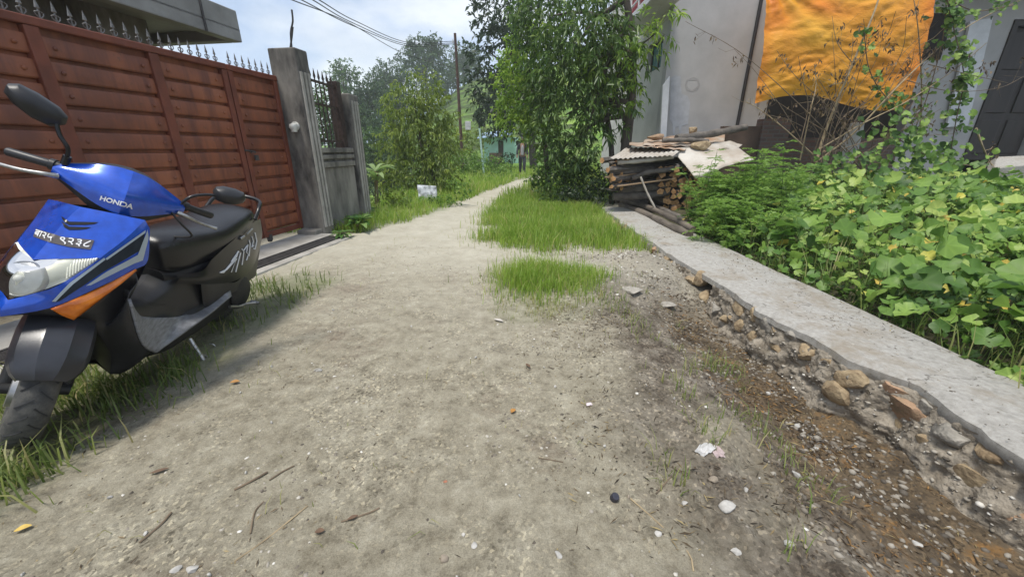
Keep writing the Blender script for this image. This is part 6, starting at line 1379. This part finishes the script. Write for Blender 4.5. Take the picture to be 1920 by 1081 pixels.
for i in range(90):
    o = prot[i] if i < 6 else prot[i % 6].copy()
    if i >= 6: COL.objects.link(o)
    x, y = rr_.uniform(-1.5, 1.6), .75 + 2.2 * rr_.random() ** 1.6; o.location = (x, y, gh(x, y) + .004); o.rotation_euler = (rr_.uniform(0, 6), rr_.uniform(0, 6), rr_.uniform(0, 6)); s = rr_.uniform(.5, 1.15); o.scale = (s, s, s)
    tag(o, 'small loose pebble lying on the near dirt', 'pebble', 'loose pebbles on the dirt lane')
def dleaf(name, u, v, L, W, m, lab, cat, rot, curl=.3):
    p = put(u, v); d = np.array([cos(rot), sin(rot), 0]); s = np.array([-sin(rot), cos(rot), 0]); V, Fc = [], []
    for i in range(7):
        q = i / 6; w_ = W * sin(pi * (.05 + .9 * q)) ; c = np.array(p) + d * L * (q - .5) + np.array((0, 0, .006 + curl * L * (q - .5) ** 2)); V += [tuple(c - s * w_ / 2 + (0, 0, w_ * .35)), tuple(c), tuple(c + s * w_ / 2 + (0, 0, w_ * .35))]
    for i in range(6): Fc += [(i * 3, i * 3 + 1, i * 3 + 4, i * 3 + 3), (i * 3 + 1, i * 3 + 2, i * 3 + 5, i * 3 + 4)]
    tag(obj(name, V, Fc, m, None, 60), lab, cat)
M_ol = mat('orange_dry_leaf', (.48, .24, .06), .7, noise=.3, nscale=40); M_yl = mat('yellow_leaf', (.58, .40, .07), .6, noise=.2, nscale=40); M_bl = mat('brown_dry_leaf', (.14, .085, .05), .8, noise=.3, nscale=40)
dleaf('fallen_leaf', 441, 718, .045, .03, M_ol, 'orange dry leaf on the dirt right of the side stand', 'leaf', .3)
dleaf('fallen_leaf', 962, 772, .035, .025, M_ol, 'small orange leaf in the middle of the lane', 'leaf', 1.)
dleaf('fallen_leaf', 990, 687, .05, .02, M_bl, 'curled brown leaf in the middle of the lane', 'leaf', 2.)
dleaf('fallen_leaf', 45, 993, .04, .025, M_yl, 'yellow leaf at the lower left edge of the lane', 'leaf', .6)
dleaf('fallen_leaf', 600, 998, .03, .02, M_bl, 'dark dry leaf at the bottom left of the lane', 'leaf', .2)
dleaf('fallen_leaf', 662, 972, .035, .015, M_bl, 'dark narrow leaf beside a long twig at the lower left', 'leaf', .5)
dleaf('fallen_leaf', 1338, 470, .08, .04, M_yl, 'yellow leaf fallen on the concrete wall top', 'leaf', .5)
dleaf('fallen_leaf', 300, 885, .06, .018, M_bl, 'long dark leaf on the dirt near the scooter grass', 'leaf', .5)
dleaf('fallen_leaf', 935, 602, .08, .03, mat('grey_scrap', (.45, .42, .38), .7), 'pale dry scrap of leaf left of the sparse grass', 'leaf', 2.6)
for k, (pts, r, lab) in enumerate((([(440, 918), (470, 903), (502, 885)], .004, 'dark straight twig on the lower left dirt'), ([(505, 900), (530, 884), (552, 873)], .003, 'short dark twig next to the dark straight twig'), ([(262, 1017), (300, 985), (322, 960)], .0035, 'reddish twig at the lower left of the lane'), ([(640, 978), (690, 962), (712, 952)], .003, 'thin twig crossing the lower left lane'),
                                  ([(440, 1052), (500, 1010), (577, 948)], .0025, 'long pale straw at the bottom left of the lane'), ([(1182, 934), (1240, 985), (1290, 1035), (1300, 1070)], .0022, 'long thin straw at the right of the bottle cap'), ([(470, 1000), (478, 960), (495, 940)], .003, 'curved dark twig near the lower left of the lane'), ([(1230, 925), (1245, 908), (1260, 892)], .003, 'short stub of twig above the small white pebble'), ([(1010, 858), (1035, 862), (1056, 866)], .0022, 'fine twig on the lane below the orange leaf'))):
    P = [np.array(put(u, v)) + (0, 0, r) for u, v in pts]; tag(obj('twig', *tube(catmull(P, 10), r, 5), M_twigd if k not in (4, 5) else M_twig, None, 60), lab, 'twig')
pcp = put(1152, 935); tag(obj('bottle_cap', *spin([(.001, .012), (.013, .012), (.015, .009), (.0155, -.008), (.001, -.008)], (pcp[0], pcp[1], pcp[2] + .009), (.2, -.3, .9), 20), mat('black_cap', (.03, .03, .04), .3), None, 40), 'black bottle cap lying on the dirt', 'bottle cap')
def scrap(name, u, v, L_, W_, m_, lab, cat, rot, sd):
    p = put(u, v); A = np.array((cos(rot), sin(rot), 0)); B = np.array((-sin(rot), cos(rot), 0)); n = 9; q = np.random.default_rng(sd); V = []
    for i in range(n):
        for j in range(n):
            a, c = i / (n - 1) - .5, j / (n - 1) - .5; e = 1 + .35 * (fbm(a * 3 + sd, c * 3, 2, sd) - .5) * 2; V.append(np.array(p) + A * L_ * a * e + B * W_ * c * e * (1 - .5 * abs(a)) + np.array((0, 0, .004 + .5 * W_ * abs(fbm(a * 5 + sd, c * 6, 3, sd) - .4))))
    tag(solid(obj(name, V, [(i * n + j, (i + 1) * n + j, (i + 1) * n + j + 1, i * n + j + 1) for i in range(n - 1) for j in range(n - 1)], m_), .0012), lab, cat)
scrap('plastic_wrapper', 1322, 843, .10, .05, mat('white_plastic_scrap', (.52, .51, .49), .45, noise=.3, nscale=30), 'torn white plastic wrapper by the drain edge', 'wrapper', .6, 3)
scrap('plastic_wrapper', 1346, 849, .06, .05, mat('pink_plastic_scrap', (.42, .33, .32), .5, noise=.3, nscale=30), 'crumpled pinkish plastic scrap beside the white wrapper', 'wrapper', 1.4, 4)
scrap('paper_bit', 1104, 758, .03, .022, mat('pale_pink_paper', (.62, .53, .54), .7), 'tiny pink white paper bit on the lane', 'paper', .3, 5)
for (u, v, s_, m_, lab, sd) in ((835, 902, .013, mat('brick_bit', (.40, .17, .10), .85, noise=.3, nscale=60), 'small red brick chip on the lower lane', 6), (597, 694, .03, M_ctop, 'flat pale chip of concrete on the left of the lane', 7)):
    p = put(u, v); V, Fc = rock((p[0], p[1], p[2] + s_ * .12), (s_, s_ * .7, s_ * .32), 700 + sd, 2); tag(obj('chip', V, Fc, m_, None, 40), lab, 'chip')

# dry bits, root fibres and leaf crumbs on the soil
def litter(name, label, P, L0, L1, w_, seed, cols):
    rng = np.random.default_rng(seed); n = len(P); a = rng.uniform(0, 2 * pi, n); d = nrm(np.stack([np.cos(a), np.sin(a), rng.normal(.05, .22, n)], 1)); C = P + np.array([0, 0, .007])
    V, Fc = kites(C, d, L0 + (L1 - L0) * rng.random(n) ** 2, w_ * rng.uniform(.5, 1.6, n), rng, fold=.3, droop=.15)
    tag(big(name, V, Fc, leaf_mat(name + '_tones', cols, .05, .9), attrs=dict(rnd=np.repeat(rng.random(n), 2))), label, 'litter', kind='stuff')
litter('soil_litter', 'dark roots and dry leaf crumbs over the soil beside the drain', scatter(20000, -.2, 1.75, .7, 3.6, lambda x, y: sstep(.0, .95, x + .6 * (fbm(x * 1.5, y * 1.5, 3, 139) - .5)) * np.clip((fbm(x * 2.8, y * 2.8, 4, 131) - .47) * 7, .03, 1), 130, 1.1), .006, .06, .0045, 131, [(0, (.02, .015, .01)), (.5, (.07, .05, .03)), (.8, (.16, .115, .06)), (1, (.34, .27, .13))])
litter('straw_litter', 'scattered straw and leaf crumbs on the dirt lane', scatter(5000, -1.9, .6, .7, 5, lambda x, y: np.clip((fbm(x * 2.2, y * 2.2, 4, 133) - .5) * 6, .04, 1), 132, 1.2), .005, .045, .0035, 133, [(0, (.05, .035, .022)), (.5, (.14, .10, .06)), (1, (.36, .29, .16))])
litter('drain_litter', 'wet brown leaf scraps and fibres in the drain bed', scatter(6000, 1.1, 1.9, .7, 3.3, lambda x, y: np.clip((fbm(x * 4, y * 4, 3, 135) - .42) * 5, .05, 1), 134), .008, .07, .006, 135, [(0, (.02, .014, .01)), (.5, (.09, .055, .025)), (1, (.30, .17, .06))])
litter('wall_litter', 'soil crumbs and leaf bits lying on the concrete wall top', np.stack([np.random.default_rng(141).uniform(1.98, 2.5, 1500), np.random.default_rng(142).uniform(1., 7, 1500), np.full(1500, .122)], 1)[fbm(np.random.default_rng(141).uniform(1.98, 2.5, 1500) * 3, np.random.default_rng(142).uniform(1., 7, 1500) * 3, 3, 143) > .46], .004, .04, .004, 143, [(0, (.03, .02, .014)), (.5, (.11, .08, .045)), (1, (.32, .25, .12))])
# ================================================================ haze in the valley air
HZ = obj('haze', *box(-75, 75, -6, 128, -8, 27), None)
hm = bpy.data.materials.new('haze_air'); hm.use_nodes = True; t = hm.node_tree; t.nodes.clear()
ho = N(t, 'ShaderNodeOutputMaterial'); hv = N(t, 'ShaderNodeVolumePrincipled'); hv.inputs['Color'].default_value = (.90, .95, 1, 1); hv.inputs['Density'].default_value = .0016; hv.inputs['Anisotropy'].default_value = .2
t.links.new(hv.outputs[0], ho.inputs['Volume']); HZ.data.materials.append(hm); HZ['kind'] = 'stuff'
